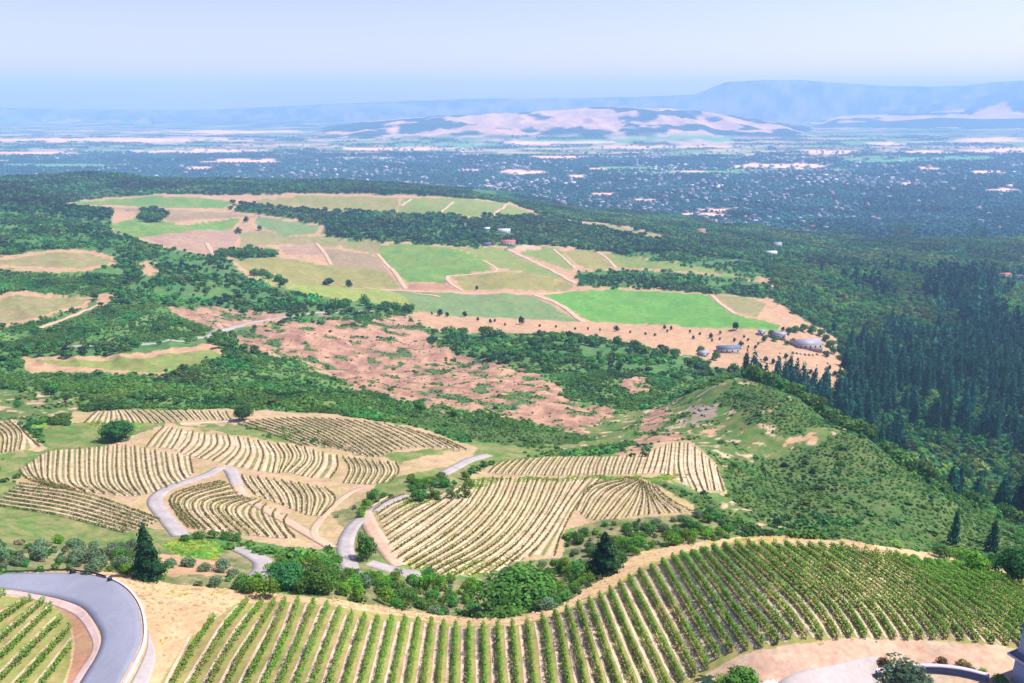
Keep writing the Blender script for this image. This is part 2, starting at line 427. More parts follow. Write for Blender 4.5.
# patchy plants on the bare hillside (real cover, not shade)
pk = (cls == CI['pink'])
cover = sstep(.50, .58, fbm(UU * 48 + 9, VV * 48 + 4, 4) - .05)
cover_pink = cover * pk
colour = colour * (1 - cover_pink[..., None] * .9) + np.array((.05, .12, .035)) * cover_pink[..., None] * .9
hg = (cls == CI['hillgrass'])
hgm = sstep(.62, .70, fbm(UU * 70 + 19, VV * 60 + 14, 4)) * hg
colour = colour * (1 - hgm[..., None]) + np.array((.40, .28, .18)) * hgm[..., None]
# pale streaks and green strips across the far valley floor
def streak(px, py, hw, hh, c, soft=.35, yr=(2000, 15000)):
    u0, dy, dz = ray(px, py)
    y0 = (0.0 - CAMZ) / dz * dy if dz < 0 else 20000
    ppx, ppy, t = PXY
    r = np.hypot((ppx - px) / hw, (ppy - py) / hh) + (fbm(UU * 50 + px, VV * 60 + py, 3) - .5) * 1.3
    k = (1 - sstep(1 - soft, 1, r)) * (YY > yr[0]) * (YY < yr[1]) * (ZG < 60)
    colour[:] = colour * (1 - k[..., None]) + np.array(c) * k[..., None]
PXY = project(XX, YY, ZG)
tanc = (.70, .42, .31); grn = (.11, .26, .11)
for a in [(90,140,150,2.2,tanc),(235,132,80,1.8,tanc),(190,151,70,2.2,tanc),(140,150,60,1.5,grn),(240,161,42,2.2,tanc),(30,153,60,1.4,tanc),(60,165,70,1.6,grn),(200,168,20,1.2,tanc),
          (390,149,70,1.6,tanc),(450,145,60,1.6,grn),(600,141,120,1.6,grn),(690,138,60,1.6,grn),(640,147,50,1.4,tanc),(700,147,30,1,tanc),(560,157,30,1.6,tanc),(630,168,40,1.6,grn),(700,172,60,1.8,grn),
          (600,169,12,1.4,tanc),(690,171,18,1.2,tanc),(830,152,30,2.4,tanc),(890,144,20,2.0,tanc),(925,152,30,1.6,tanc),(990,140,40,3,tanc),(1000,150,40,2.5,tanc),(780,166,50,3,tanc),(880,160,60,2,grn),
          (960,158,60,2,grn),(800,170,60,1.5,grn),(910,183,12,2,tanc),(720,210,24,1.6,tanc),(470,170,14,1.5,tanc),(520,172,26,2.4,tanc),(490,186,10,1.5,tanc),(577,176,12,1.5,tanc),(600,194,12,1.5,tanc),
          (640,199,20,1.3,tanc),(705,215,26,1.6,tanc),(1005,190,20,2.5,tanc),(990,172,18,1.5,tanc),(930,168,14,1.2,tanc),(560,143,90,1.2,tanc)]:
    streak(*a)

# ------------------------------------------------------------------ mesh helpers
def link(o):
    COL.objects.link(o); return o
def mesh_from(name, V, Fq, mat, cols=None, smooth=False, fmat=None):
    """V (n,3), Fq (m,k) of one size"""
    V = np.asarray(V, np.float32); Fq = np.asarray(Fq, np.int32)
    me = bpy.data.meshes.new(name)
    m, k = Fq.shape
    me.vertices.add(len(V)); me.vertices.foreach_set('co', V.ravel())
    me.loops.add(m * k); me.loops.foreach_set('vertex_index', Fq.ravel())
    me.polygons.add(m); me.polygons.foreach_set('loop_start', np.arange(0, m * k, k, dtype=np.int32))
    if smooth: me.polygons.foreach_set('use_smooth', np.ones(m, bool))
    for mm in (mat if isinstance(mat, (list, tuple)) else [mat]): me.materials.append(mm)
    if fmat is not None: me.polygons.foreach_set('material_index', np.asarray(fmat, np.int32))
    if cols is not None:
        at = me.color_attributes.new('Col', 'FLOAT_COLOR', 'POINT')
        c4 = np.ones((len(V), 4), np.float32); c4[:, :3] = cols
        at.data.foreach_set('color', c4.ravel())
    me.update(calc_edges=True)
    return me
def tag(o, label=None, cat=None, group=None, kind=None):
    if label: o['label'] = label
    if cat: o['category'] = cat
    if group: o['group'] = group
    if kind: o['kind'] = kind
    return o
def obj(name, me, parent=None):
    o = link(bpy.data.objects.new(name, me))
    if parent: o.parent = parent
    return o

def N(nt, t, **kw):
    nd = nt.nodes.new(t)
    for k, v in kw.items():
        if k.startswith('i_'): nd.inputs[int(k[2:])].default_value = v
        else: setattr(nd, k, v)
    return nd
def mat(name, col=None, rough=.85, spec=.2, attr=False, noise=None, var=.25, obvar=0, bump=0, transl=0, metal=0):
    m = bpy.data.materials.new(name); m.use_nodes = True
    nt = m.node_tree; b = nt.nodes['Principled BSDF']; L = nt.links
    b.inputs['Roughness'].default_value = rough
    b.inputs['Specular IOR Level'].default_value = spec
    b.inputs['Metallic'].default_value = metal
    if attr:
        a = N(nt, 'ShaderNodeVertexColor', layer_name='Col'); src = a.outputs['Color']
    else:
        a = N(nt, 'ShaderNodeRGB'); a.outputs[0].default_value = (*col, 1); src = a.outputs[0]
    if noise:
        g = N(nt, 'ShaderNodeNewGeometry')
        for sc in noise:
            nz = N(nt, 'ShaderNodeTexNoise'); nz.inputs['Scale'].default_value = sc; nz.inputs['Detail'].default_value = 4
            L.new(g.outputs['Position'], nz.inputs['Vector'])
            mr = N(nt, 'ShaderNodeMapRange'); mr.inputs[1].default_value = .3; mr.inputs[2].default_value = .7
            mr.inputs[3].default_value = 1 - var; mr.inputs[4].default_value = 1 + var
            L.new(nz.outputs['Fac'], mr.inputs[0])
            mx = N(nt, 'ShaderNodeMix', data_type='RGBA', blend_type='MULTIPLY'); mx.inputs[0].default_value = 1
            L.new(src, mx.inputs[6]); L.new(mr.outputs[0], mx.inputs[7]); src = mx.outputs[2]
            if bump:
                bp = N(nt, 'ShaderNodeBump'); bp.inputs['Strength'].default_value = bump; bp.inputs['Distance'].default_value = .3
                L.new(nz.outputs['Fac'], bp.inputs['Height']); L.new(bp.outputs[0], b.inputs['Normal'])
    if obvar:
        oi = N(nt, 'ShaderNodeObjectInfo')
        mr = N(nt, 'ShaderNodeMapRange'); mr.inputs[3].default_value = 1 - obvar; mr.inputs[4].default_value = 1 + obvar
        L.new(oi.outputs['Random'], mr.inputs[0])
        hs = N(nt, 'ShaderNodeHueSaturation')
        hr = N(nt, 'ShaderNodeMapRange'); hr.inputs[3].default_value = .5 - obvar * .09; hr.inputs[4].default_value = .5 + obvar * .09
        L.new(oi.outputs['Random'], hr.inputs[0]); L.new(hr.outputs[0], hs.inputs['Hue'])
        L.new(mr.outputs[0], hs.inputs['Value']); L.new(src, hs.inputs['Color']); src = hs.outputs[0]
    L.new(src, b.inputs['Base Color'])
    if transl:
        tr = N(nt, 'ShaderNodeBsdfTranslucent'); L.new(src, tr.inputs['Color'])
        ms = N(nt, 'ShaderNodeMixShader'); ms.inputs[0].default_value = transl
        L.new(b.outputs[0], ms.inputs[1]); L.new(tr.outputs[0], ms.inputs[2])
        L.new(ms.outputs[0], nt.nodes['Material Output'].inputs['Surface'])
    return m

M = {}
M['ground'] = mat('earth', attr=True, noise=[.9, .14], var=.16, rough=.95, spec=.08)
M['far'] = mat('far_land', attr=True, noise=[.006, .02], var=.13, rough=1, spec=.0)
M['leaf'] = mat('leaves', attr=True, rough=.7, spec=.15, transl=.38)
M['leafv'] = mat('leaves_varied', attr=True, rough=.7, spec=.15, obvar=.28, transl=.38)
M['vine'] = mat('vine_leaves', attr=True, rough=.65, spec=.18, obvar=.10, transl=.3)
M['bark'] = mat('bark', (.09, .065, .045), rough=.9, noise=[3], var=.3)
M['asphalt'] = mat('asphalt', (.19, .195, .235), rough=.8, spec=.25, noise=[2.5, .25], var=.07)
M['concrete'] = mat('concrete', (.36, .31, .285), rough=.85, noise=[1.5, .2], var=.08)
M['gravel'] = mat('gravel', (.30, .265, .245), rough=.95, noise=[1.2, .2], var=.12)
M['track'] = mat('dirt_track', (.42, .28, .19), rough=.95, noise=[.8, .1], var=.12)
M['pale'] = mat('pale_soil', (.46, .335, .25), rough=.95, noise=[1.7, .25], var=.16)
M['shoulder'] = mat('pinkish_shoulder', (.40, .29, .26), rough=.95, noise=[1.2, .2], var=.12)
M['kerb'] = mat('pale_kerb', (.44, .38, .40), rough=.8, noise=[2], var=.08)
M['cream'] = mat('cream_soil', (.44, .325, .215), rough=.95, noise=[1.1, .17], var=.22)
M['townwall'] = mat('house_wall', (.30, .29, .29), rough=.9, noise=[.05], var=.2)
M['townroof'] = mat('house_roof', (.25, .22, .22), rough=.9, noise=[.05], var=.3)
M['weeds'] = mat('weedy_strip', (.17, .165, .055), rough=.95, noise=[1.3, .2], var=.3)
M['bench'] = mat('terrace_soil', (.385, .275, .195), rough=.95, noise=[1.1, .17], var=.2)
M['wood'] = mat('post_wood', (.5, .44, .37), rough=.9, noise=[5], var=.2)
M['slate'] = mat('slate_roof', (.10, .13, .20), rough=.6, noise=[4, .8], var=.15)
M['wallb'] = mat('blue_grey_wall', (.30, .36, .50), rough=.8, noise=[2], var=.08)
M['white'] = mat('white_paint', (.52, .50, .51), rough=.6, noise=[.8], var=.06)
M['glass'] = mat('window_glass', (.03, .05, .09), rough=.12, spec=.6)
M['roof_l'] = mat('pale_metal_roof', (.27, .25, .29), rough=.5, noise=[.5], var=.1)
M['roof_d'] = mat('dark_shingle_roof', (.09, .10, .14), rough=.8, noise=[.8], var=.2)
M['roof_r'] = mat('red_roof', (.33, .13, .09), rough=.8, noise=[.6], var=.2)
M['stucco'] = mat('stucco_wall', (.40, .32, .27), rough=.9, noise=[.7], var=.1)
M['black'] = mat('black_plastic', (.015, .015, .02), rough=.5)
M['rock'] = mat('rock', (.21, .175, .15), rough=.9, noise=[.8, 3], var=.3, bump=.5)

# ------------------------------------------------------------------ terrain sheets
nu, nv = len(UG), len(VG)
allV = np.stack([XX, YY, ZG], -1).reshape(-1, 3)
allC = colour.reshape(-1, 3)
jit = 1 + .10 * (rng.random(len(allC)) - .5)
allC = np.clip(allC * jit[:, None], 0, .9)
ii, jj = np.meshgrid(np.arange(nv - 1), np.arange(nu - 1), indexing='ij')
q = np.stack([ii * nu + jj, ii * nu + jj + 1, (ii + 1) * nu + jj + 1, (ii + 1) * nu + jj], -1).reshape(-1, 4)
fcls = cls[:-1, :-1].ravel(); ffid = fid[:-1, :-1].ravel()
fy = YY[:-1, :-1].ravel()
grp = np.zeros(len(q), int)
grp[fy > 2600] = 1
grp[(fcls == CI['gold']) | (fcls == CI['blueh'])] = 2
grp[fcls == CI['mtn']] = 3
grp[fy > 15200] = np.where(ZG[:-1, :-1].ravel()[fy > 15200] > 25, 3, 1)
grp[(ffid > 0)] = 10 + ffid[ffid > 0]
grp[fcls == CI['vineyard']] = 5
grp[fcls == CI['terrace']] = 6
def sheet(name, g, material):
    f = q[grp == g]
    if not len(f): return
    ids, inv = np.unique(f.ravel(), return_inverse=True)
    me = mesh_from(name, allV[ids], inv.reshape(f.shape), material, allC[ids], smooth=True)
    return tag(obj(name, me), kind='structure')
sheet('ground', 0, M['ground']); sheet('valley_floor', 1, M['far']); sheet('hills', 2, M['far']); sheet('mountains', 3, M['far'])
sheet('vineyard_soil', 5, M['ground']); sheet('terrace_soil', 6, M['ground'])
for k in range(len(FIELDS)): sheet('field', 11 + k, M['ground'])

KEEPCLS = np.isin(cls, [CI[k] for k in ('olive','green','lime','teal','tan','brown','red','sand','terrace','vineyard','fieldA','fieldB','yellow','grass','bare')]) & (YY < 2600)
ROADM = np.zeros(cls.shape, bool)
def mark(w, width):
    for d in np.linspace(-.5, .5, max(int(width / 1.2), 2) + 1):
        p = resample(offset_line(w, d * width), .5 if w[:, 1].min() < 350 else 1.5)
        iu = np.clip(np.rint(np.interp(p[:, 0] / p[:, 1], UG, _uidx)).astype(int), 0, nu - 1)
        iv = np.clip(np.rint(np.interp(np.log(p[:, 1]), VG, _vidx)).astype(int), 0, nv - 1)
        ROADM[iv, iu] = True
# ------------------------------------------------------------------ roads and tracks
def smooth_line(p, n=8):
    p = [np.array(a, float) for a in p]
    p = [2 * p[0] - p[1]] + p + [2 * p[-1] - p[-2]]
    out = []
    for i in range(1, len(p) - 2):
        for k in range(n):
            t = k / n
            out.append(.5 * ((2 * p[i]) + (-p[i - 1] + p[i + 1]) * t + (2 * p[i - 1] - 5 * p[i] + 4 * p[i + 1] - p[i + 2]) * t * t + (-p[i - 1] + 3 * p[i] - 3 * p[i + 1] + p[i + 2]) * t ** 3))
    out.append(p[-2])
    return out
def resample(XY, step):
    XY = np.asarray(XY, float)
    d = np.concatenate([[0], np.cumsum(np.hypot(*np.diff(XY, axis=0).T))])
    n_ = max(int(d[-1] / step), 2)
    s = np.linspace(0, d[-1], n_ + 1)
    return np.stack([np.interp(s, d, XY[:, 0]), np.interp(s, d, XY[:, 1])], -1)
def world_line(pts, step, n=6):
    s = smooth_line(pts, n)
    X, Y, Z = hit([a[0] for a in s], [a[1] for a in s])
    w = np.stack([X, Y], -1)
    for _ in range(3):
        w[1:-1] = .25 * w[:-2] + .5 * w[1:-1] + .25 * w[2:]
    return resample(w, step)
def strip_mesh(name, A, B, off, material, cross=3, skirt=.35):
    """solid ribbon between two world lines, draped on the ground"""
    n_ = len(A); rows = []
    for k in range(cross + 1):
        f = k / cross
        p = A * (1 - f) + B * f
        rows.append(np.column_stack([p, ground(p[:, 0], p[:, 1]) + off]))
    lo = [rows[0] - (0, 0, off + skirt), rows[-1] - (0, 0, off + skirt)]
    R_ = [lo[0]] + rows + [lo[1]]
    V = np.concatenate(R_); m = len(R_)
    f = []
    for a in range(m - 1):
        i = np.arange(n_ - 1)
        f.append(np.stack([a * n_ + i, a * n_ + i + 1, (a + 1) * n_ + i + 1, (a + 1) * n_ + i], -1))
    return mesh_from(name, V, np.concatenate(f), material)
def offset_line(w, d):
    t = np.gradient(w, axis=0); t /= np.linalg.norm(t, axis=1)[:, None] + 1e-9
    return w + np.stack([-t[:, 1], t[:, 0]], -1) * d
def ribbon(name, pts, width, material, off=.12, step=2.0, **tg):
    w = world_line(pts, step); mark(w, width + 1.2)
    wv = width * (1 + .15 * (vnoise(w[:, 0] / 9, w[:, 1] / 9) - .5))
    me = strip_mesh(name, offset_line(w, width / 2) , offset_line(w, -width / 2), off, material)
    return tag(obj(name, me), kind='structure', **tg)
def _rm(pts):
    X, Y, Z = hit([a for a, _ in pts], [b for _, b in pts])
    m = inpoly(X / Y, np.log(Y), UU, VV)
    return np.nonzero(m)
def poly_between(name, pa, pb, off, material, step=1.0, cross=6):
    a = world_line(pa, step); b = world_line(pb, step)
    n_ = max(len(a), len(b)) * 1
    if step <= 1.0: ROADM[tuple(_rm(pa + pb[::-1]))] = True
    rs = lambda w: np.stack([np.interp(np.linspace(0, 1, n_), np.linspace(0, 1, len(w)), w[:, i]) for i in (0, 1)], -1)
    me = strip_mesh(name, rs(a), rs(b), off, material, cross)
    return tag(obj(name, me), kind='structure')

outer = [(-40,577),(0,574.5),(69,572.5),(109,580),(126,590),(138,607),(142,628),(140,645),(130,666),(120,683),(108,705)]
inner = [(-40,592),(0,589),(48,596),(80,606),(92,618),(102,636),(98,653),(88,670),(78,686),(72,698),(62,712)]
poly_between('road', outer, inner, .10, M['asphalt'])
poly_between('road_shoulder', [(-40,593),(0,590),(45,596),(78,606),(90,618),(100,637),(97,653),(87,670),(77,686),(70,700)],
             [(-40,598),(0,594),(36,600),(68,611),(82,622),(92,640),(92,653),(80,670),(70,686),(62,700)], .05, M['shoulder'])
poly_between('road_kerb', [(96,575.5),(109,579),(127,589),(140,607),(144,628),(142,646),(132,667),(122,685),(110,707)],
             [(97,575),(110,578.2),(129,588),(142.5,606.5),(147,628),(145,647),(135,668),(125,686),(114,707)], .25, M['kerb'], step=.7)
poly_between('road_verge', [(148,630),(147,648),(138,669),(128,687),(118,707)], [(152,642),(156,655),(152,672),(146,690),(138,707)], .05, M['concrete'])
ribbon('road', [(181,536),(165,517),(154,501),(168,488),(202,477),(221,467.5)], 4.2, M['gravel'])
ribbon('road', [(219,468),(229,469),(234,477),(238,487)], 4.0, M['gravel'], off=.11)
ribbon('path', [(236,484),(243,496),(262,508),(300,529),(332,548)], 3.2, M['track'])
ribbon('road', [(230,545),(250,554),(264,563),(260,574),(246,582)], 4.4, M['gravel'])
ribbon('road', [(372,511),(388,502),(406,495)], 4.0, M['gravel'])
ribbon('road', [(364,517),(351,529),(345,549),(352,572)], 4.2, M['gravel'])
ribbon('road', [(369,563),(392,570),(424,577)], 4.0, M['gravel'])
ribbon('path', [(363,508),(372,530),(392,558),(400,566)], 4.0, M['track'], off=.1)
ribbon('road', [(489,455),(470,460),(456,467),(440,476)], 4.0, M['gravel'])
ribbon('path', [(180,424),(215,422),(250,421)], 3, M['pale'])
ribbon('path', [(330,548),(312,530),(345,496),(362,488)], 2.2, M['track'])
for p, w in [([(377,254),(392,270),(406,289)],7),([(482,260),(491,265),(497,270),(488,273),(449,276)],5),([(448,276),(447,280),(454,286),(463,291)],6),
             ([(508,250),(530,260),(556,273),(576,284)],8),([(553,249),(566,260),(575,269)],6),([(534,295),(560,305),(583,322)],8),
             ([(380,289),(407,291),(460,293),(541,294),(572,291)],6),([(597,252),(608,259),(615,268)],6),([(711,295),(722,305),(735,314)],6),
             ([(401,206),(411,199)],9),([(440,213),(453,202)],8),([(489,219),(508,204)],8),([(316,243),(325,254),(331,265)],6),([(206,243),(213,254)],7),
             ([(345,288),(392,290),(440,297)],5)]:
    ribbon('path', p, w, M['track'], off=.35, step=6)
ribbon('road', [(60,348),(98,346),(162,342),(199,339),(228,328),(260,321),(298,315),(340,312),(374,311)], 5.5, M['gravel'], off=.3, step=5)
ribbon('road', [(99,304),(72,316),(40,328)], 4.5, M['track'], off=.3, step=4)
# driveway and parking court, lower right
poly_between('driveway', [(760,712),(776,684),(800,671),(830,666),(868,657)], [(900,712),(884,690),(878,676),(876,668),(880,657)], .06, M['concrete'], step=.8)

# ------------------------------------------------------------------ foliage prototypes
def leaf_quads(pos, nrm, size, r, aspect=1.0):
    n_ = len(pos)
    nrm = nrm / (np.linalg.norm(nrm, axis=1)[:, None] + 1e-9)
    t = r.normal(size=(n_, 3)); t -= (t * nrm).sum(1)[:, None] * nrm
    t /= np.linalg.norm(t, axis=1)[:, None] + 1e-9
    b = np.cross(nrm, t)
    s = (size * (.7 + .6 * r.random(n_)))[:, None] * .5
    V = np.stack([pos - t * s, pos - b * s * aspect, pos + t * s, pos + b * s * aspect], 1).reshape(-1, 3)
    return V, np.arange(n_ * 4).reshape(-1, 4)
def tint(n_, base, var, r, k=4):
    base = np.array(base)
    b = 1 + var * (r.random(n_) - .5) * 2
    c = base[None] * b[:, None]
    c[:, 0] *= 1 + .35 * (r.random(n_) - .5)
    return np.repeat(c, k, 0)
def proto_broad(nleaf, leaf, base, seed, squat=.75, lobes=9, var=.35, low=.06):
    """unit crown: about 1 wide (radius .5), sits from z=.12 to 1*squat+..."""
    r = np.random.default_rng(seed)
    ctr = []
    for k in range(lobes):
        a = r.random() * 6.283; q_ = (.34 * math.sqrt(r.random()))
        ctr.append((math.cos(a) * q_, math.sin(a) * q_, (.30 + .32 * r.random() * (1 - q_)) * squat + .05, .16 + .12 * r.random()))
    ctr.append((0, 0, .5 * squat, .34))
    ctr = np.array(ctr)
    w = ctr[:, 3] ** 2; w /= w.sum()
    k = r.choice(len(ctr), nleaf, p=w)
    d = r.normal(size=(nleaf, 3)); d /= np.linalg.norm(d, axis=1)[:, None]
    flip = d[:, 2] < -.8; d[flip, 2] *= -.6
    rad = ctr[k, 3] * (1 - .35 * r.random(nleaf) ** 2)
    pos = ctr[k, :3] + d * rad[:, None] * np.array([1, 1, .85])
    pos[:, 2] = np.maximum(pos[:, 2], low)
    nrm = d + r.normal(size=d.shape) * .38 + np.array((0, 0, .25))
    V, Fq = leaf_quads(pos, nrm, leaf, r)
    lobe_t = (1 + .28 * (r.random(len(ctr)) - .5))[k]
    c = tint(nleaf, base, var, r) * np.repeat(lobe_t, 4)[:, None]
    return V, Fq, c
def proto_conifer(nleaf, leaf, base, seed, wid=.2, var=.35):
    """unit height conifer, radius wid at the foot"""
    r = np.random.default_rng(seed)
    h = 1 - np.sqrt(r.random(nleaf)) ; h = .08 + .92 * h
    lay = 9 + seed % 4
    ph = (h * lay) % 1
    a = r.random(nleaf) * 6.283
    lump = 1 + .25 * np.sin(a * 3 + h * 23 + seed) 
    rr = wid * (1 - h) ** .85 * (1.12 - .45 * ph) * lump + .012
    q_ = rr * (1 - .45 * r.random(nleaf) ** 2)
    pos = np.stack([np.cos(a) * q_, np.sin(a) * q_, h], -1)
    nrm = np.stack([np.cos(a), np.sin(a), .55 + 0 * a], -1) + r.normal(size=pos.shape) * .35
    V, Fq = leaf_quads(pos, nrm, leaf, r, .6)
    return V, Fq, tint(nleaf, base, var, r)
def tube(pts, rad, sides=6):
    V = []; Fq = []
    for i, (p, rd) in enumerate(zip(pts, rad)):
        for k in range(sides):
            a = 6.2832 * k / sides
            V.append((p[0] + math.cos(a) * rd, p[1] + math.sin(a) * rd, p[2]))
    for i in range(len(pts) - 1):
        for k in range(sides):
            Fq.append((i * sides + k, i * sides + (k + 1) % sides, (i + 1) * sides + (k + 1) % sides, (i + 1) * sides + k))
    return V, Fq
def trunk_mesh(name, h, rad, limbs=4, spread=.3, seed=0):
    r = random.Random(seed)
    V, Fq = tube([(0, 0, -.08 * h), (0, 0, .0), (.01 * h, 0, .5 * h), (0, .01 * h, h)], [rad * 1.4, rad * 1.15, rad * .85, rad * .5])
    for k in range(limbs):
        a = 6.2832 * (k + r.random() * .5) / limbs; z0 = h * (.55 + .3 * r.random())
        v2, f2 = tube([(0, 0, z0), (math.cos(a) * spread * .5, math.sin(a) * spread * .5, z0 + h * .25), (math.cos(a) * spread, math.sin(a) * spread, z0 + h * .5)], [rad * .5, rad * .35, rad * .15], 5)
        o = len(V); V += v2; Fq += [tuple(i + o for i in q_) for q_ in f2]
    return mesh_from(name, V, Fq, M['bark'])

G_OAK = (.046, .150, .034); G_DARK = (.018, .075, .026); G_LIGHT = (.13, .26, .02); G_GREY = (.14, .21, .10); G_MID = (.078, .200, .030)
G_CON = (.017, .115, .060); G_CHAP = (.062, .215, .038); G_LIME = (.13, .27, .02); G_TOWN = (.022, .125, .135); G_TOWN2 = (.04, .16, .13)  # town greens pushed towards blue: distance haze put into the leaf colour

PROTO = {}
def add_proto(key, data, trunk):
    V, Fq, c = data
    PROTO.setdefault(key, []).append((mesh_from(key + '_crown', V, Fq, M['leafv'], c), trunk))
for s in range(4):
    add_proto('oak', proto_broad(5600, .044, G_OAK, 20 + s, .78, 15, low=.02), trunk_mesh('oak_trunk', .30, .035, 4, .28, s))
    add_proto('broadleaf', proto_broad(420, .11, G_MID, 30 + s, .95, 9, low=.03), trunk_mesh('broadleaf_trunk', .4, .03, 3, .2, s))
    add_proto('conifer', proto_conifer(420, .085, G_CON, 40 + s, .17 + .02 * s), trunk_mesh('conifer_trunk', .8, .014, 0, 0, s))
    add_proto('bush', proto_broad(800, .075, G_MID, 50 + s, .72, 9), None)
    add_proto('limebush', proto_broad(800, .075, G_LIGHT, 60 + s, .75, 9), None)
    add_proto('greybush', proto_broad(800, .075, G_GREY, 70 + s, .68, 9), None)
    add_proto('smalltree', proto_broad(160, .16, G_DARK, 80 + s, .9, 6, low=.03), trunk_mesh('small_trunk', .35, .035, 2, .15, s))
add_proto('bigbush', proto_broad(5200, .046, G_MID, 401, .72, 16, low=.02), trunk_mesh('oak_trunk', .28, .03, 4, .25, 9))
add_proto('bigbush', proto_broad(5200, .046, G_OAK, 402, .72, 16, low=.02), trunk_mesh('oak_trunk', .28, .03, 4, .25, 8))
for s in range(2): add_proto('olive', proto_broad(900, .075, G_GREY, 410 + s, .7, 4, low=.02), None)
for s in range(2):
    add_proto('pine', proto_conifer(2600, .05, G_DARK, 90 + s, .23), trunk_mesh('pine_trunk', .8, .018, 0, 0, s))

def place_tree(key, name, x, y, w, h, label, cat, group=None, variant=None, sink=.15, own=True):
    """one tree: an empty at its foot with crown and trunk; one mesh when it has no trunk"""
    pr = PROTO[key]; crown, trunk = pr[(variant if variant is not None else random.randrange(len(pr)))% len(pr)]
    z = float(ground(x, y)) - sink
    if key in ('conifer', 'pine'): sc = (w / .4, w / .4, h)
    else: sc = (w, w, h / (.95 if key == 'broadleaf' else .85))
    rz = random.random() * 6.283
    if trunk is None:
        o = obj(name, crown)
        o.location = (x, y, z); o.scale = sc; o.rotation_euler = (0, 0, rz)
        return tag(o, label, cat, group)
    e = link(bpy.data.objects.new(name, None)); e.empty_display_size = .5
    e.location = (x, y, z); e.scale = sc; e.rotation_euler = (0, 0, rz)
    tag(e, label, cat, group)
    obj('crown', crown, e); obj('trunk', trunk, e)
    return e
def at(px, py):
    X, Y, Z = hit([px], [py]); return float(X[0]), float(Y[0])

# ------------------------------------------------------------------ single trees that stand apart
def tree_px(key, name, px, py, wpx, hpx, label, cat='tree', group=None, variant=None):
    x, y = at(px, py)
    t = y * CP - (float(ground(x, y)) - CAMZ) * SP
    hh = hpx * t / F * 1.12
    if key in ('broadleaf', 'smalltree'): return place_tree(key, name, x, y, wpx * t / F, hh * 1.15, label, cat, group, variant, sink=.17 * hh)
    return place_tree(key, name, x, y, wpx * t / F, hh, label, cat, group, variant)
tree_px('oak', 'oak_tree', 120, 440, 36, 25, 'large round dark oak standing alone among the pale terraces', variant=0)
tree_px('oak', 'oak_tree', 243, 420, 22, 16, 'small dark oak at the upper edge of the terraces beside the green slope', variant=1)
tree_px('pine', 'conifer_tree', 150, 579, 27, 58, 'tall dark upright conifer just behind the asphalt road bend', variant=0)
tree_px('pine', 'conifer_tree', 604, 576, 32, 46, 'dark conifer behind the dry grass bank, right of the big green oak', variant=1)
tree_px('bigbush', 'oak_tree', 521, 609, 84, 38, 'big spreading green oak directly below the foreground vineyard crest', variant=0)
tree_px('bigbush', 'oak_tree', 318, 592, 42, 30, 'dense green oak left of the winding road in the basin', variant=0)
tree_px('bigbush', 'oak_tree', 288, 587, 42, 30, 'green oak nearest the pale winding road end', variant=1)
tree_px('bush', 'bush', 365, 559, 25, 34, 'rounded green bush between the forked pale roads', 'bush', variant=0)
tree_px('limebush', 'bush', 268, 597, 26, 22, 'bright green bush at the corner of the dry grass bank', 'bush', variant=1)
tree_px('oak', 'oak_tree', 1012, 578, 40, 40, 'leafy green oak at the right end of the dry bank', variant=0)
tree_px('limebush', 'bush', 975, 572, 34, 24, 'wide bright green bush on the bank left of the rightmost oak', 'bush', variant=2)
tree_px('bush', 'bush', 943, 558, 26, 17, 'dark green bush at the top of the dry bank on the right', 'bush', variant=1)
tree_px('limebush', 'bush', 962, 564, 26, 20, 'lime green bush between two bushes on the right bank', 'bush', variant=0)
tree_px('conifer', 'conifer_tree', 952, 545, 14, 38, 'slim dark conifer rising behind the right bank bushes', variant=0)
tree_px('conifer', 'conifer_tree', 990, 552, 15, 38, 'dark conifer behind the rightmost oak on the bank', variant=1)
tree_px('bush', 'bush', 20, 407, 12, 9, 'small dark bush on the grassy slope at the left edge', 'bush', variant=2)
tree_px('bush', 'bush', 62, 424, 22, 10, 'low green bush on the grassy spur left of the lone oak', 'bush', variant=3)
tree_px('greybush', 'bush', 124, 441, 14, 6, 'low grey green bush at the foot of the lone oak', 'bush', variant=0)
tree_px('smalltree', 'tree', 477, 290, 4, 5, 'tiny lone tree on the track along the plateau fields')
tree_px('smalltree', 'tree', 247, 222, 7, 6, 'dark tree beside the farm track between the far fields', variant=1)
tree_px('smalltree', 'tree', 239, 234, 8, 8, 'round dark tree below the far track junction', variant=2)
tree_px('smalltree', 'tree', 260, 230, 6, 5, 'small tree right of the far track junction', variant=3)
tree_px('smalltree', 'tree', 328, 285, 14, 8, 'low wide dark tree at the lower edge of the tan field', variant=0)
tree_px('smalltree', 'tree', 348, 287, 9, 8, 'round dark tree at the lime green strip of grass', variant=1)
for px, py, w in [(144,222,13),(152,222,16),(160,222,12)]:
    tree_px('broadleaf', 'tree', px, py, w, 13, 'dark tree of the small clump standing in the far green field', 'tree', 'clump in the far green field')
for k, px in enumerate(range(219, 281, 7)):
    tree_px('broadleaf', 'tree', px, 258 - abs(k - 4) * .4, 12, 11 - abs(k - 4) * .6, 'dark tree of the long grove between the tan fields', 'tree', 'long grove between the tan fields')
for k, (px, py) in enumerate([(255,276),(263,276),(270,279),(278,281),(284,285)]):
    tree_px('broadleaf', 'tree', px, py, 12, 9, 'dark tree of the grove at the edge of the wooded slope', 'tree', 'grove above the wooded slope')
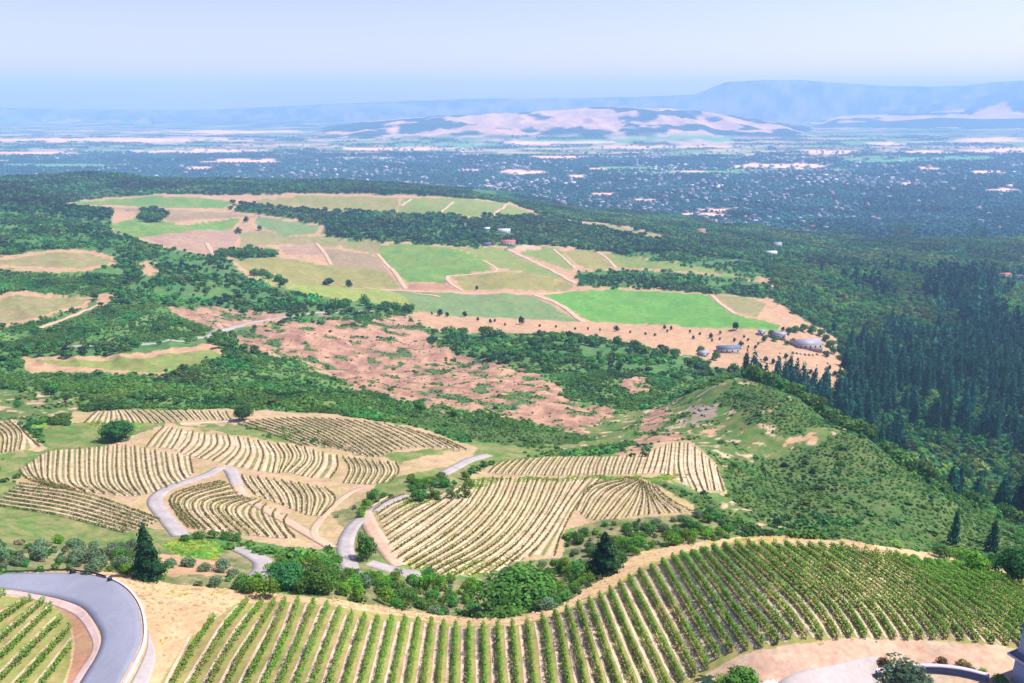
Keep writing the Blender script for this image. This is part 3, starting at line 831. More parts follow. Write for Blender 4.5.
for px, py, s in [(432,315,3),(440,316,7),(447,317,5),(465,317,6),(478,321,4),(521,324,7),(616,331,6),(664,329,4),(671,330,4),(667,332,3),(690,333,3),(693,339,4),(711,338,5),(712,342,3),(720,340,3),(734,342,4),
                  (748,341,3),(741,346,6),(748,348,3),(755,349,4),(763,342,5),(735,330,8),(783,331,5),(765,362,6),(773,364,6),(786,358,5),(786,368,6),(794,383,9),(811,386,7),(813,379,6),(811,374,5),(828,378,7),(829,370,5),(834,376,5),
                  (588,330,3),(600,331,3),(630,333,3),(645,335,3),(655,336,3),(505,326,3),(495,322,3),(556,328,3),(720,334,3),(700,335,3),(490,323,4),(540,327,3),(575,330,3),(758,345,3),(744,338,3)]:
    tree_px('smalltree', 'tree', px, py, s, s * (1.0 + .35 * random.random()), 'small dark tree dotted over the sandy orchard ground', 'tree', 'trees dotted over the sandy orchard')
for px, py, w, h in [(452,338,17,14),(463,337,15,12),(486,339,20,16),(497,338,14,12),(545,345,14,12),(535,344,12,10),(552,343,13,13),(572,345,12,11),(592,346,14,12),(618,347,13,14),(633,350,15,13),(640,356,20,16),(655,358,14,12),(665,354,11,10),(675,358,14,12),(690,366,13,11),
                     (700,352,9,8),(715,360,10,10),(397,312,15,13),(408,313,14,13),(385,309,12,10),(365,306,12,14),(337,312,13,18),(345,308,14,12),(755,378,16,13),(745,376,14,12),(735,372,13,11),(775,383,15,12),(790,388,14,11)]:
    tree_px('broadleaf', 'tree', px, py, w, h, 'dark broadleaf tree along the wooded edge below the sandy orchard', 'tree', 'trees along the orchard edge')

# ------------------------------------------------------------------ scattered vegetation
HOUSE_PX = [(508,245,26),(504,233,22),(487,231,12),(487,246,12),(932,283,14),(1004,277,18),(1018,279,14),(771,255,18),(777,246,16),(700,233,18)]
_hx, _hy, _ = hit([a[0] for a in HOUSE_PX], [a[1] for a in HOUSE_PX])
def by_house(x, y):
    """clearings: the yard of each lone house, open towards the valley road in front"""
    r = np.zeros(len(x), bool)
    for (a, b, rad), X0, Y0 in zip(HOUSE_PX, _hx, _hy):
        r |= (np.abs(x - X0 * y / Y0) < rad) & (y > Y0 - 60) & (y < Y0 + rad * .8)
    return r
def cand(y0, y1, spacing, umax=.95, umin=None):
    """jittered world lattice between two distances"""
    umin = -umax if umin is None else umin
    xs = np.arange(min(umin * y1, umin * y0), max(umax * y1, umax * y0), spacing); ys = np.arange(y0, y1, spacing)
    x, y = np.meshgrid(xs, ys); x = x + (rng.random(x.shape) - .5) * spacing * .9; y = y + (rng.random(y.shape) - .5) * spacing * .9
    x = x.ravel(); y = y.ravel()
    k = (x < umax * y) & (x > umin * y) & (y > y0)
    return x[k], y[k]
def class_at(x, y):
    iu = np.clip(np.rint(np.interp(x / y, UG, _uidx)).astype(int), 0, nu - 1)
    iv = np.clip(np.rint(np.interp(np.log(y), VG, _vidx)).astype(int), 0, nv - 1)
    return cls[iv, iu], iv, iu
def infr(x, y, z, m=60):
    px, py, t = project(x, y, z)
    return (px > -m) & (px < 1024 + m) & (py < 683 + m)
def behind_keep(x, y, z):
    """would something this tall stand in the way of an open field or a road"""
    u = x / y; sl = (z - CAMZ) / y; done = np.zeros(len(x), bool); res = np.zeros(len(x), bool)
    for s in np.concatenate([np.linspace(1.004, 1.2, 45), np.linspace(1.21, 1.5, 16)]):
        yy = y * s; g = grid_uv(u, np.log(yy)); hitn = (CAMZ + sl * yy < g) & ~done
        iu = np.clip(np.rint(np.interp(u, UG, _uidx)).astype(int), 0, nu - 1); iv = np.clip(np.rint(np.interp(np.log(yy), VG, _vidx)).astype(int), 0, nv - 1)
        res |= hitn & (KEEPCLS[iv, iu] | ROADM[iv, iu]); done |= hitn
    return res
def on_road(x, y):
    c, iv, iu = class_at(x, y); return ROADM[iv, iu]
def bake(name, items, protos, kind='stuff'):
    """many crowns as one mesh: items = (x, y, z, w, h, colour multiplier (n,3))"""
    x, y, z, w, h, cm = items
    Vs, Fs, Cs = [], [], []; off = 0
    which = rng.integers(0, len(protos), len(x)); rot = rng.random(len(x)) * 6.283
    for p, (V, Fq, c) in enumerate(protos):
        i = np.nonzero(which == p)[0]
        if not len(i): continue
        co, si = np.cos(rot[i]), np.sin(rot[i])
        VX = (V[None, :, 0] * co[:, None] - V[None, :, 1] * si[:, None]) * w[i, None] + x[i, None]
        VY = (V[None, :, 0] * si[:, None] + V[None, :, 1] * co[:, None]) * w[i, None] + y[i, None]
        VZ = V[None, :, 2] * h[i, None] + z[i, None]
        Vs.append(np.stack([VX, VY, VZ], -1).reshape(-1, 3).astype(np.float32))
        Fs.append((Fq[None] + (np.arange(len(i)) * len(V))[:, None, None] + off).reshape(-1, 4).astype(np.int32))
        Cs.append((c[None] * cm[i][:, None, :]).reshape(-1, 3).astype(np.float32))
        off += len(i) * len(V)
    me = mesh_from(name, np.concatenate(Vs), np.concatenate(Fs), M['leaf'], np.concatenate(Cs))
    return tag(obj(name, me), kind=kind)
ONE = np.ones(3)
P_MID = [proto_broad(90, .23, ONE, 100 + s, .95, 7) for s in range(5)]
P_LOW = [proto_broad(30, .36, ONE, 110 + s, .9, 5) for s in range(4)]
P_TINY = [proto_broad(11, .55, ONE, 120 + s, .8, 3) for s in range(4)]
P_CON = [proto_conifer(90, .17, ONE, 130 + s, .2) for s in range(4)]
P_CONL = [proto_conifer(36, .24, ONE, 140 + s, .2) for s in range(4)]
P_SHR = [proto_broad(42, .32, ONE, 150 + s, .75, 5) for s in range(5)]
def cmul(base, n_, var, x, y, sc):
    base = np.array(base)
    m = (1 + var * (rng.random(n_) - .5) * 2) * np.clip(1 + 2.2 * (fbm(x / sc, y / sc, 4) - .5), .45, 1.7)
    c = (base if base.ndim == 2 else base[None]) * m[:, None]
    c[:, 0] *= (1 + .5 * (rng.random(n_) - .4)) * np.clip(1 + 2.5 * (fbm(x / sc * 1.7 + 60, y / sc * 1.7, 3) - .45), .5, 2.2); c[:, 2] *= 1 + .4 * (rng.random(n_) - .5)
    return c
def mixc(a, b, n_, p):
    k = (rng.random(n_) < p)[:, None]
    return np.where(k, np.array(b)[None], np.array(a)[None])

STUFF = {'con': [], 'mid': [], 'far': [], 'shr': []}
# conifer wood on the right, nearest trees are individuals
x, y = cand(330, 1500, 10.6, .95, .2)
c, iv, iu = class_at(x, y)
k = (c == CI['conifer']) & ~by_house(x, y); x, y = x[k], y[k]; z = ground(x, y)
k = infr(x, y, z, 150); x, y, z = x[k], y[k], z[k]
zone = fbm(x / 90 + 4, y / 120, 3) + .14 * sstep(700, 820, y) * sstep(.32, .5, x / y) - .24 * sstep(880, 1200, y) + .12 * sstep(.38, .6, x / y) - .15
isc = zone > .47 + .26 * (rng.random(len(x)) - .5)
hc = 16 + 22 * rng.random(len(x)) ** 1.2; hb = 8 + 6 * rng.random(len(x)); wb = 8 + 5 * rng.random(len(x))
wc = hc * (.26 + .12 * rng.random(len(x))) + 1.5
vis = visible(x, y, z + np.where(isc, hc, hb) * .8)
t = y * CP - (z - CAMZ) * SP
px_, py_, _ = project(x, y, z + 8)
app = np.where(isc, hc, hb * 1.2) / t * vis * (px_ > 5) * (px_ < 1019)
nC = np.argsort(-(app * isc))[:235]
nB = np.argsort(-(app * ~isc))[:110]
used = np.zeros(len(x), bool)
for i in nC:
    used[i] = True
    place_tree('conifer', 'conifer_tree', x[i], y[i], wc[i], hc[i], 'tall dark conifer in the wooded canyon on the right', 'tree', 'conifers of the right hand canyon')
for i in nB:
    used[i] = True
    place_tree('broadleaf', 'tree', x[i], y[i], wb[i], hb[i], 'rounded green broadleaf tree among the canyon conifers', 'tree', 'broadleaf trees of the canyon')
m = isc & ~used
con = (x[m], y[m], z[m] - .3, wc[m] / .4, hc[m], cmul(G_CON, m.sum(), .55, x[m], y[m], 90))
nearm = y[m] < 900
pick = lambda it, k_: tuple(a[k_] for a in it)
if nearm.any(): bake('conifer_forest', pick(con, nearm), P_CON)
if (~nearm).any(): bake('conifer_forest', pick(con, ~nearm), P_CONL)
m = ~isc & ~used
br = (x[m], y[m], z[m] - .3, wb[m], hb[m], cmul(mixc(G_MID, G_CHAP, m.sum(), .45), m.sum(), .35, x[m], y[m], 70) )
bake('broadleaf_forest', br, P_MID)
# far side of the right wood
x, y = cand(1500, 2900, 12, .8, -.05)
c, iv, iu = class_at(x, y); k = (c == CI['conifer']) | ((c == CI['forest']) & (y < 2900)); k &= ~by_house(x, y); x, y = x[k], y[k]; z = ground(x, y)
k = infr(x, y, z, 20); x, y, z = x[k], y[k], z[k]
far_b = (x, y, z - .3, 10 + 7 * rng.random(len(x)), 9 + 7 * rng.random(len(x)), cmul(mixc(G_OAK, G_MID, len(x), .4), len(x), .35, x, y, 160))
bake('broadleaf_forest', far_b, P_LOW)
# woods on the left and between the fields
x, y = cand(380, 1500, 6.2, .75, -.75)
c, iv, iu = class_at(x, y); k = (c == CI['forest']) & ~by_house(x, y); x, y = x[k], y[k]; z = ground(x, y)
k = infr(x, y, z, 20) ; x, y, z = x[k], y[k], z[k]
k = (rng.random(len(x)) < np.clip((fbm(x / 38, y / 38, 4) - .36) * 6, .12, 1)) & ~on_road(x, y) & ~(behind_keep(x, y, z + 4.5) & (rng.random(len(x)) < .85)); x, y, z = x[k], y[k], z[k]
big = fbm(x / 60 + 9, y / 60, 2)
w = (3.8 + 5.5 * rng.random(len(x)) * (.5 + big)); h = w * (.75 + .35 * rng.random(len(x)))
vis = visible(x, y, z + h * .8); t = y * CP - (z - CAMZ) * SP
px_, py_, _ = project(x, y, z + h * .5)
nB = np.argsort(-(w / t * vis * (px_ > 4) * (px_ < 1020)))[:60]
used = np.zeros(len(x), bool); used[nB] = True
for i in nB:
    place_tree('broadleaf', 'tree', x[i], y[i], w[i], h[i], 'rounded green tree of the woods on the slopes below the fields', 'tree', 'trees of the slope woods')
m = ~used
it = (x, y, z - .3, w, h, cmul(mixc(G_OAK, G_CHAP, len(x), .6), len(x), .5, x, y, 45))
bake('oak_woods', pick(it, m & (y < 820)), P_MID); bake('oak_woods', pick(it, m & (y >= 820)), P_LOW)
x, y = cand(1500, 3600, 12.5, .75, -.8)
c, iv, iu = class_at(x, y); k = (c == CI['forest']) & ((x / y < -.05) | (y < 2000)) & ~by_house(x, y); x, y = x[k], y[k]; z = ground(x, y)
k = infr(x, y, z, 20) & visible(x, y, z + 10); x, y, z = x[k], y[k], z[k]
w = 9 + 8 * rng.random(len(x))
bake('ridge_woods', (x, y, z - .3, w, w * (.8 + .3 * rng.random(len(x))), cmul(mixc(G_OAK, G_DARK, len(x), .4), len(x), .35, x, y, 150)), P_LOW)
# chaparral and hill shrubs
x, y = cand(115, 900, 1.9, .98)
c, iv, iu = class_at(x, y)
pr = np.zeros(len(x))
n1 = fbm(x / 14, y / 14, 3); n2 = fbm(x / 45 + 7, y / 45, 3)
cp_ = c == CI['chap']; pr[cp_] = np.clip((fbm(x / 24 + 70, y / 30, 4)[cp_] - .38) * 7, .22, .9)
hs = c == CI['hillshrub']; pr[hs] = np.clip((n1[hs] - .24) * 5, .4, .97)
hg_ = c == CI['hillgrass']; pr[hg_] = np.clip((n1[hg_] - .57) * 7, .01, .6)
pk_ = c == CI['pink']; pr[pk_] = np.where(cover_pink[iv, iu][pk_] > .4, .55, .03)
pr[c == CI['verge']] = np.clip((n1[c == CI['verge']] - .58) * 3, .0, .25)
pr[c == CI['rock']] = .05; 
k = (rng.random(len(x)) < pr) & ~on_road(x, y); x, y, c = x[k], y[k], c[k]; z = ground(x, y)
k = infr(x, y, z, 130) & ((y > 200) | (c == CI['chap'])) & visible(x, y, z + 1.5) & ~(behind_keep(x, y, z + 1.6) & (rng.random(len(x)) < .8)); x, y, z, c = x[k], y[k], z[k], c[k]
hsc = np.where((c == CI['hillshrub']) | (c == CI['hillgrass']) | (c == CI['pink']), .72, 1.0)
w = 1.1 + 1.7 * rng.random(len(x)) ** 1.5 + (c == CI['chap']) * (.8 * rng.random(len(x)) + .4) + (rng.random(len(x)) > .97) * (1 + 3 * rng.random(len(x)))
w = w * hsc
cm = cmul(mixc(G_CHAP, G_OAK, len(x), .4), len(x), .35, x, y, 30)
lt = sstep(.46, .62, fbm(x / 26 + 50, y / 26, 4) + .12 * (rng.random(len(x)) - .5))[:, None]
cm = cm * (1 - .75 * lt) + np.array((.095, .21, .03)) * .75 * lt
bake('chaparral_shrubs', (x, y, z - .15, w, w * (.6 + .3 * rng.random(len(x))), cm), P_SHR)
# bushes in the basin below the crest
x, y = cand(120, 330, 2.7, .95)
c, iv, iu = class_at(x, y); n1 = fbm(x / 12 + 3, y / 12, 3)
k = ((c == CI['bush']) & (rng.random(len(x)) < .25 + .9 * n1)); x, y = x[k], y[k]; z = ground(x, y)
w = 1.7 + 3.0 * rng.random(len(x)) ** 1.8
k = infr(x, y, z, 10) & visible(x, y, z + w * .6); x, y, z, w = x[k], y[k], z[k], w[k]
px_, py_, _ = project(x, y, z)
k = ~on_road(x, y) & ~behind_keep(x, y, z + w * .55)
for (a0, b0, a1, b1) in [(238, 541, 270, 586), (340, 510, 360, 574), (362, 560, 428, 579), (160, 548, 238, 575)]:
    k &= ~((px_ > a0) & (px_ < a1) & (py_ > b0) & (py_ < b1))
x, y, z, w, px_ = x[k], y[k], z[k], w[k], px_[k]
o_ = np.argsort(-w)[:290]
rest = np.ones(len(x), bool); rest[o_] = False
for i in o_:
    q_ = fbm(np.array([x[i] / 18]), np.array([y[i] / 18 + 5]), 2)[0] + (random.random() - .5) * .3
    gl = -.10 if px_[i] < 240 else 0
    key, lab, g = (('greybush', 'silvery grey green bush in the scrub of the basin', 'grey bushes in the basin') if q_ < .42 - gl - (.1 if px_[i] > 240 else 0) else
                   ('limebush', 'light green leafy bush in the scrub of the basin', 'light green bushes in the basin') if q_ > .58 else
                   ('bush', 'dark green bush in the scrub of the basin', 'dark green bushes in the basin'))
    place_tree(key, 'bush', x[i], y[i], w[i], w[i] * (.7 + .4 * random.random()), lab, 'bush', g)
if rest.any():
    bake('basin_shrubs', (x[rest], y[rest], z[rest] - .1, w[rest], w[rest] * .8, cmul(mixc(G_MID, G_GREY, rest.sum(), .3), rest.sum(), .3, x[rest], y[rest], 20)), P_MID)

# trees of the town on the valley floor
xs_, ys_ = [], []
for y0, y1, s in [(2100, 3200, 15), (3200, 4600, 19), (4600, 6500, 26), (6500, 9500, 42)]:
    x, y = cand(y0, y1, s, .8, -.75); xs_.append(x); ys_.append(y)
x = np.concatenate(xs_); y = np.concatenate(ys_)
c, iv, iu = class_at(x, y); z = ground(x, y)
lum = colour[iv, iu].sum(1)
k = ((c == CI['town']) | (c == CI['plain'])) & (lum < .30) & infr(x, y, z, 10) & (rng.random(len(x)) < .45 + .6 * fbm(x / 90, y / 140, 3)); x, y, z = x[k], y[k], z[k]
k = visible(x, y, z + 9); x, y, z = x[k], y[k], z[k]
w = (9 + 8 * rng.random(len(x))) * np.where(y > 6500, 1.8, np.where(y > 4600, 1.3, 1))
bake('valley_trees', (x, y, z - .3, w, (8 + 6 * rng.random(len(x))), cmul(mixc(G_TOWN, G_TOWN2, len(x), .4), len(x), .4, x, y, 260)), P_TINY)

# dry grass tufts on the banks
x, y = cand(98, 190, .62, .85)
c, iv, iu = class_at(x, y)
k = (c == CI['dry']) & ~on_road(x, y) & (rng.random(len(x)) < .28); x, y = x[k], y[k]; z = ground(x, y)
k = infr(x, y, z, 5) & visible(x, y, z + .3)
x, y, z = x[k], y[k], z[k]
P_TUFT = []
for s in range(3):
    r = np.random.default_rng(200 + s); pos = np.column_stack([(r.random((7, 2)) - .5) * .9, .08 + .12 * r.random(7)])
    nr = np.column_stack([r.normal(size=(7, 2)) * .3, np.ones(7) * 1.2])
    V, Fq = leaf_quads(pos, nr, .55, r, .7); P_TUFT.append((V, Fq, np.ones((len(V), 3)) * np.repeat(.8 + .4 * r.random(7), 4)[:, None]))
cm = np.array((.56, .39, .21))[None] * (1 + .2 * (fbm(x / 4, y / 4, 3) - .5) * 2)[:, None]
gy = fbm(x / 6 + 40, y / 6, 3) > .66
cm[gy] *= np.array((.8, .95, .35))
bake('dry_grass', (x, y, z - .05, .8 + .5 * rng.random(len(x)), .12 + .2 * rng.random(len(x)), cm), P_TUFT)

# leafy ground cover on the small green plots
x, y = cand(140, 330, .75, .85)
c, iv, iu = class_at(x, y); k = (c == CI['grass']) & ~on_road(x, y) & (rng.random(len(x)) < .7); x, y = x[k], y[k]; z = ground(x, y)
k = infr(x, y, z, 5) & visible(x, y, z + .3); x, y, z = x[k], y[k], z[k]
cm = cmul((.14, .27, .03), len(x), .35, x, y, 5)
bake('grass', (x, y, z - .05, .8 + .5 * rng.random(len(x)), .4 + .5 * rng.random(len(x)), cm), P_TUFT)
for k, (px, py, w_, h_) in enumerate([(186,541,14,9),(199,539,15,10),(212,538,15,10),(225,539,14,10),(236,541,14,11),(250,592,24,16),(343,582,18,13),(357,584,18,13),(414,583,20,12),(430,581,18,12),(440,480,16,10),(335,574,16,14)]):
    tree_px('bush', 'bush', px, py, w_, h_, 'leafy green bush crowding the end of a pale terrace road', 'bush', 'bushes along the terrace roads', k % 4)
for k, (px, py, w_, h_) in enumerate([(770,336,8,8),(775,341,8,7),(788,334,9,9),(795,332,9,8),(803,331,10,9),(812,333,10,10),(820,336,9,9),(826,341,9,9),(830,347,10,10),(833,354,9,10),(793,343,7,6),(786,345,7,6),(765,340,6,6),(826,357,8,8)]):
    tree_px('broadleaf', 'tree', px, py, w_, h_, 'dark tree of the ring planted round the winery hall', 'tree', 'trees round the winery hall')
for k, (px, py, w_, h_) in enumerate([(170,567,17,12),(189,566,18,13),(205,571,16,12),(221,572,20,15),(232,577,16,12),(160,572,13,10)]):
    tree_px('olive', 'olive_tree', px, py, w_, h_, 'round grey green olive tree on the bare plot below the road loop', 'tree', 'olive trees on the bare plot', k % 2)

# ------------------------------------------------------------------ vine rows
def curve_family(ctrl):
    """ctrl: list of (index, polyline px). returns f(index) -> px polyline with 14 points"""
    idx = [c[0] for c in ctrl]
    pl = []
    for _, p in ctrl:
        s = np.array(smooth_line(p, 8)) if len(p) > 2 else np.array(p, float)
        d = np.concatenate([[0], np.cumsum(np.hypot(*np.diff(s, axis=0).T))]); d /= d[-1]
        u_ = np.linspace(0, 1, 14)
        pl.append(np.stack([np.interp(u_, d, s[:, 0]), np.interp(u_, d, s[:, 1])], -1))
    pl = np.array(pl)
    def f(i):
        j = int(np.clip(np.searchsorted(idx, i) - 1, 0, len(idx) - 2))
        t_ = (i - idx[j]) / (idx[j + 1] - idx[j])
        if len(idx) > 2 and 0 <= t_ <= 1:
            p0 = pl[max(j - 1, 0)]; p1 = pl[j]; p2 = pl[j + 1]; p3 = pl[min(j + 2, len(idx) - 1)]
            d1 = (p2 - p0) / max(idx[j + 1] - idx[max(j - 1, 0)], 1e-6) * (idx[j + 1] - idx[j])
            d2 = (p3 - p1) / max(idx[min(j + 2, len(idx) - 1)] - idx[j], 1e-6) * (idx[j + 1] - idx[j])
            t2 = t_ * t_; t3 = t2 * t_
            return p1 * (2 * t3 - 3 * t2 + 1) + d1 * (t3 - 2 * t2 + t_) + p2 * (3 * t2 - 2 * t3) + d2 * (t3 - t2)
        return pl[j] * (1 - t_) + pl[j + 1] * t_
    return f
def row_world(pxl, step):
    X, Y, Z = hit(pxl[:, 0], pxl[:, 1])
    w = np.stack([X, Y], -1)
    w2 = w.copy(); w2[1:-1] = .25 * w[:-2] + .5 * w[1:-1] + .25 * w[2:]
    return resample(w2, step)
def vine_mesh(w, step, per, wid, h0, h1, leaf, base, seed, gap=.06, yellow=.02):
    r = np.random.default_rng(seed)
    n_ = len(w)
    dens_ = np.clip(1.15 + .9 * (vnoise(w[:, 0] / 2.1 + seed, w[:, 1] / 2.1) - .5), .15, 1.5)
    dens_[r.random(n_) < gap] = .3
    cnt = r.poisson(per * dens_)
    i = np.repeat(np.arange(n_), cnt); m_ = len(i)
    t_ = np.gradient(w, axis=0); t_ /= np.linalg.norm(t_, axis=1)[:, None] + 1e-9
    nn = np.stack([-t_[:, 1], t_[:, 0]], -1)
    a = (r.random(m_) - .5) * step; q_ = np.clip(r.normal(size=m_) * .34, -1, 1)
    vig = (.8 + .4 * vnoise(w[:, 0] / 1.4 + 3, w[:, 1] / 1.4 + seed))[i]
    xy = w[i] + t_[i] * a[:, None] + nn[i] * (q_ * wid * .5 * vig)[:, None]
    hz = h0 + (h1 * vig - h0) * r.random(m_) ** .8 * (1 - .35 * q_ ** 2)
    pos = np.column_stack([xy, ground(xy[:, 0], xy[:, 1]) + hz])
    nr = np.column_stack([nn[i] * (q_ * 1.8)[:, None], .5 + .6 * (hz > .8)]) + r.normal(size=(m_, 3)) * .4
    V, Fq = leaf_quads(pos, nr, leaf, r)
    c = tint(m_, base, .3, r)
    yl = np.repeat((fbm(w[:, 0] / 9 + 2, w[:, 1] / 9, 3)[i] + .25 * (r.random(m_) - .5) > .62 - yellow * .5), 4)
    c[yl] = c[yl] * .4 + np.array((.22, .22, .05)) * .6
    # woody cordon along the wire ties the vines together
    z_ = ground(w[:, 0], w[:, 1]) + h0 + .25; o = len(V); n2 = n_
    V = np.concatenate([V, np.column_stack([w + nn * .05, z_]), np.column_stack([w - nn * .05, z_]), np.column_stack([w, z_ + .1])])
    k = np.arange(n2 - 1)
    Fq = np.concatenate([Fq] + [np.stack([o + a * n2 + k, o + a * n2 + k + 1, o + b * n2 + k + 1, o + b * n2 + k], -1) for a, b in ((0, 1), (1, 2), (2, 0))])
    c = np.concatenate([c, np.tile((.10, .08, .05), (3 * n2, 1))])
    return V, Fq, c
def strip_of(lines, wid, off, name, material):
    Vs, Fs, o = [], [], 0
    for w, wd in lines:
        if len(w) < 3: continue
        wv = wd * (.75 + .5 * vnoise(w[:, 0] / 3, w[:, 1] / 3))[:, None] * .5
        t_ = np.gradient(w, axis=0); t_ /= np.linalg.norm(t_, axis=1)[:, None] + 1e-9
        nn = np.stack([-t_[:, 1], t_[:, 0]], -1)
        A_ = w + nn * wv; B_ = w - nn * wv; n_ = len(w)
        Vs.append(np.concatenate([np.column_stack([A_, ground(A_[:, 0], A_[:, 1]) + off]), np.column_stack([B_, ground(B_[:, 0], B_[:, 1]) + off])]))
        i = np.arange(n_ - 1)
        Fs.append(np.stack([i + o, i + 1 + o, i + 1 + n_ + o, i + n_ + o], -1)); o += 2 * n_
    if Vs:
        return tag(obj(name, mesh_from(name, np.concatenate(Vs), np.concatenate(Fs), material)), kind='structure')
POST_V, POST_F = tube([(0, 0, -.2), (0, 0, 1.7)], [.07, .06], 6)
POST = mesh_from('end_post', POST_V, POST_F, M['wood'])
def near_rows(ctrl, i0, i1, label, group, base, clip):
    f = curve_family(ctrl); pale = []
    cp = np.array(clip, float)
    def clipped(pxl):
        s = np.linspace(0, 1, 160); g = np.linspace(0, 1, len(pxl))
        d = np.stack([np.interp(s, g, pxl[:, 0]), np.interp(s, g, pxl[:, 1])], -1)
        k = inpoly(cp[:, 0], cp[:, 1], d[:, 0], d[:, 1])
        d = d[k]
        return d[::6] if len(d) > 20 else None
    for n_, i in enumerate(np.arange(i0, i1 + .01, 1.0)):
        p = clipped(f(i))
        if p is not None: pale.append((row_world(p, .8), .50))
        p = clipped(f(i + .46))
        if p is None: continue
        w = row_world(p, .5)
        V, Fq, c = vine_mesh(w, .5, 36 + 8 * (i > 42), 1.2 + .3 * float(np.clip((i - 36) / 20, 0, 1)), .2, 1.55, .225, base if i < 42 else (.12, .26, .02), 1000 + n_, yellow=.02 if i < 42 else -.3)
        me = mesh_from('vine_row', V, Fq, M['vine'], c)
        o = tag(obj('vine_row', me), label, 'vine row', group)
        for e in (w[0], w[-1]):
            pst = obj('end_post', POST, o); pst.location = (e[0], e[1], float(ground(e[0], e[1])))
    strip_of(pale, .6, .035, 'soil_strip', M['pale'])
NEAR = [(0,[(190,636),(187,642),(166,683),(155,705)]),(1,[(237.5,606),(218,630),(186,683),(173,705)]),(3,[(269,605),(237.5,652),(221,683),(210,705)]),(5,[(292,603),(280,637),(258,683),(247,705)]),
        (7,[(322,606),(290,683),(281,705)]),(10,[(359,619),(339,683),(332,705)]),(15,[(426,623),(417,683),(414,705)]),(18,[(463,628),(462,683),(461.5,705)]),
        (22,[(520,625),(526,683),(528,705)]),(24,[(549,618),(554,633),(560.5,683),(563,705)]),(29,[(605,595),(625,645),(641,683),(650,705)]),(32,[(634,576),(647,600),(671,645),(690,681)]),
        (35,[(666,558),(685,589),(704,620),(727,657)]),(39,[(705,549),(735,581),(760,611),(786,642)]),(43,[(748,541),(764,553),(789,574),(812,594),(829,613),(846,641)]),
        (51,[(838,545),(868,562),(905,588),(935,614),(958,642)]),(60,[(935,560),(975,583),(1024,613),(1084,655)]),(68,[(1030,583),(1060,602),(1110,640)]),(73,[(1085,603),(1115,622),(1160,655)])]
NEARCLIP = [(140,720),(187,638),(236,604),(300,602),(400,616),(463,627),(520,626),(560,613),(605,595),(640,573),(680,555),(740,545),(840,549),(930,561),(1000,577),(1100,606),(1300,720),(1060,660),(1003,645),(920,640),(850,639),(790,645),(740,656),(697,683),(690,720)]
near_rows(NEAR, 0, 72, 'bright green vine row curving across the foreground vineyard', 'vine rows of the foreground vineyard', (.125, .25, .022), NEARCLIP)
LEFTB = [(0,[(-10,590),(-40,605),(-80,625)]),(1,[(20,600),(-10,618),(-60,648)]),(2,[(40,601),(0,634),(-40,668)]),(3,[(48,606),(0,651),(-40,690)]),(4,[(57.5,615),(0,672),(-30,703)]),(5,[(68,625),(12,683),(-8,705)]),(6,[(71,638),(36,683),(20,705)]),(7,[(70,662),(56,683),(42,705)])]
near_rows(LEFTB, 0, 6, 'bright green vine row inside the asphalt road bend', 'vine rows inside the road bend', (.125, .25, .022), [(-200,560),(20,597),(45,600),(70,620),(74,640),(71,664),(50,720),(-200,720)])

def resample_n(w, n_):
    g = np.linspace(0, 1, len(w)); q_ = np.linspace(0, 1, n_)
    return np.stack([np.interp(q_, g, w[:, 0]), np.interp(q_, g, w[:, 1])], -1)
def terrace_rows(ctrl, i0, i1, label, group, base, step_i=1.0, pale_w=1.5, h=.95, wid=1.15):
    f = curve_family(ctrl); pale = []; weed = []
    for n_, i in enumerate(np.arange(i0, i1 + .01, step_i)):
        w = row_world(f(i), .8)
        if len(w) < 4: continue
        V, Fq, c = vine_mesh(w, .8, 8, wid, .1, h, .40, base, 3000 + n_ + int(ctrl[0][1][0][0]), gap=.03, yellow=.35)
        tag(obj('vine_row', mesh_from('vine_row', V, Fq, M['vine'], c)), label, 'vine row', group)
        if i + step_i <= i1 + .01:
            w3 = row_world(f(i + .52 * step_i), 1.0); w2 = row_world(f(i + .27 * step_i), 1.0); w4 = row_world(f(i + .76 * step_i), 1.0); wn = row_world(f(i + step_i), 1.0)
            sp_ = np.hypot(*(resample_n(wn, 12) - resample_n(w, 12)).T).mean()
            if len(w2) > 3: pale.append((w2, sp_ * .22)); pale.append((w4, sp_ * .2)); weed.append((w3, sp_ * .2))
    strip_of(pale, 1, .06, 'terrace_strip', M['cream'])
    strip_of(weed, 1, .05, 'weed_strip', M['weeds'])
OLV = (.165, .165, .03); OLV2 = (.185, .175, .035)
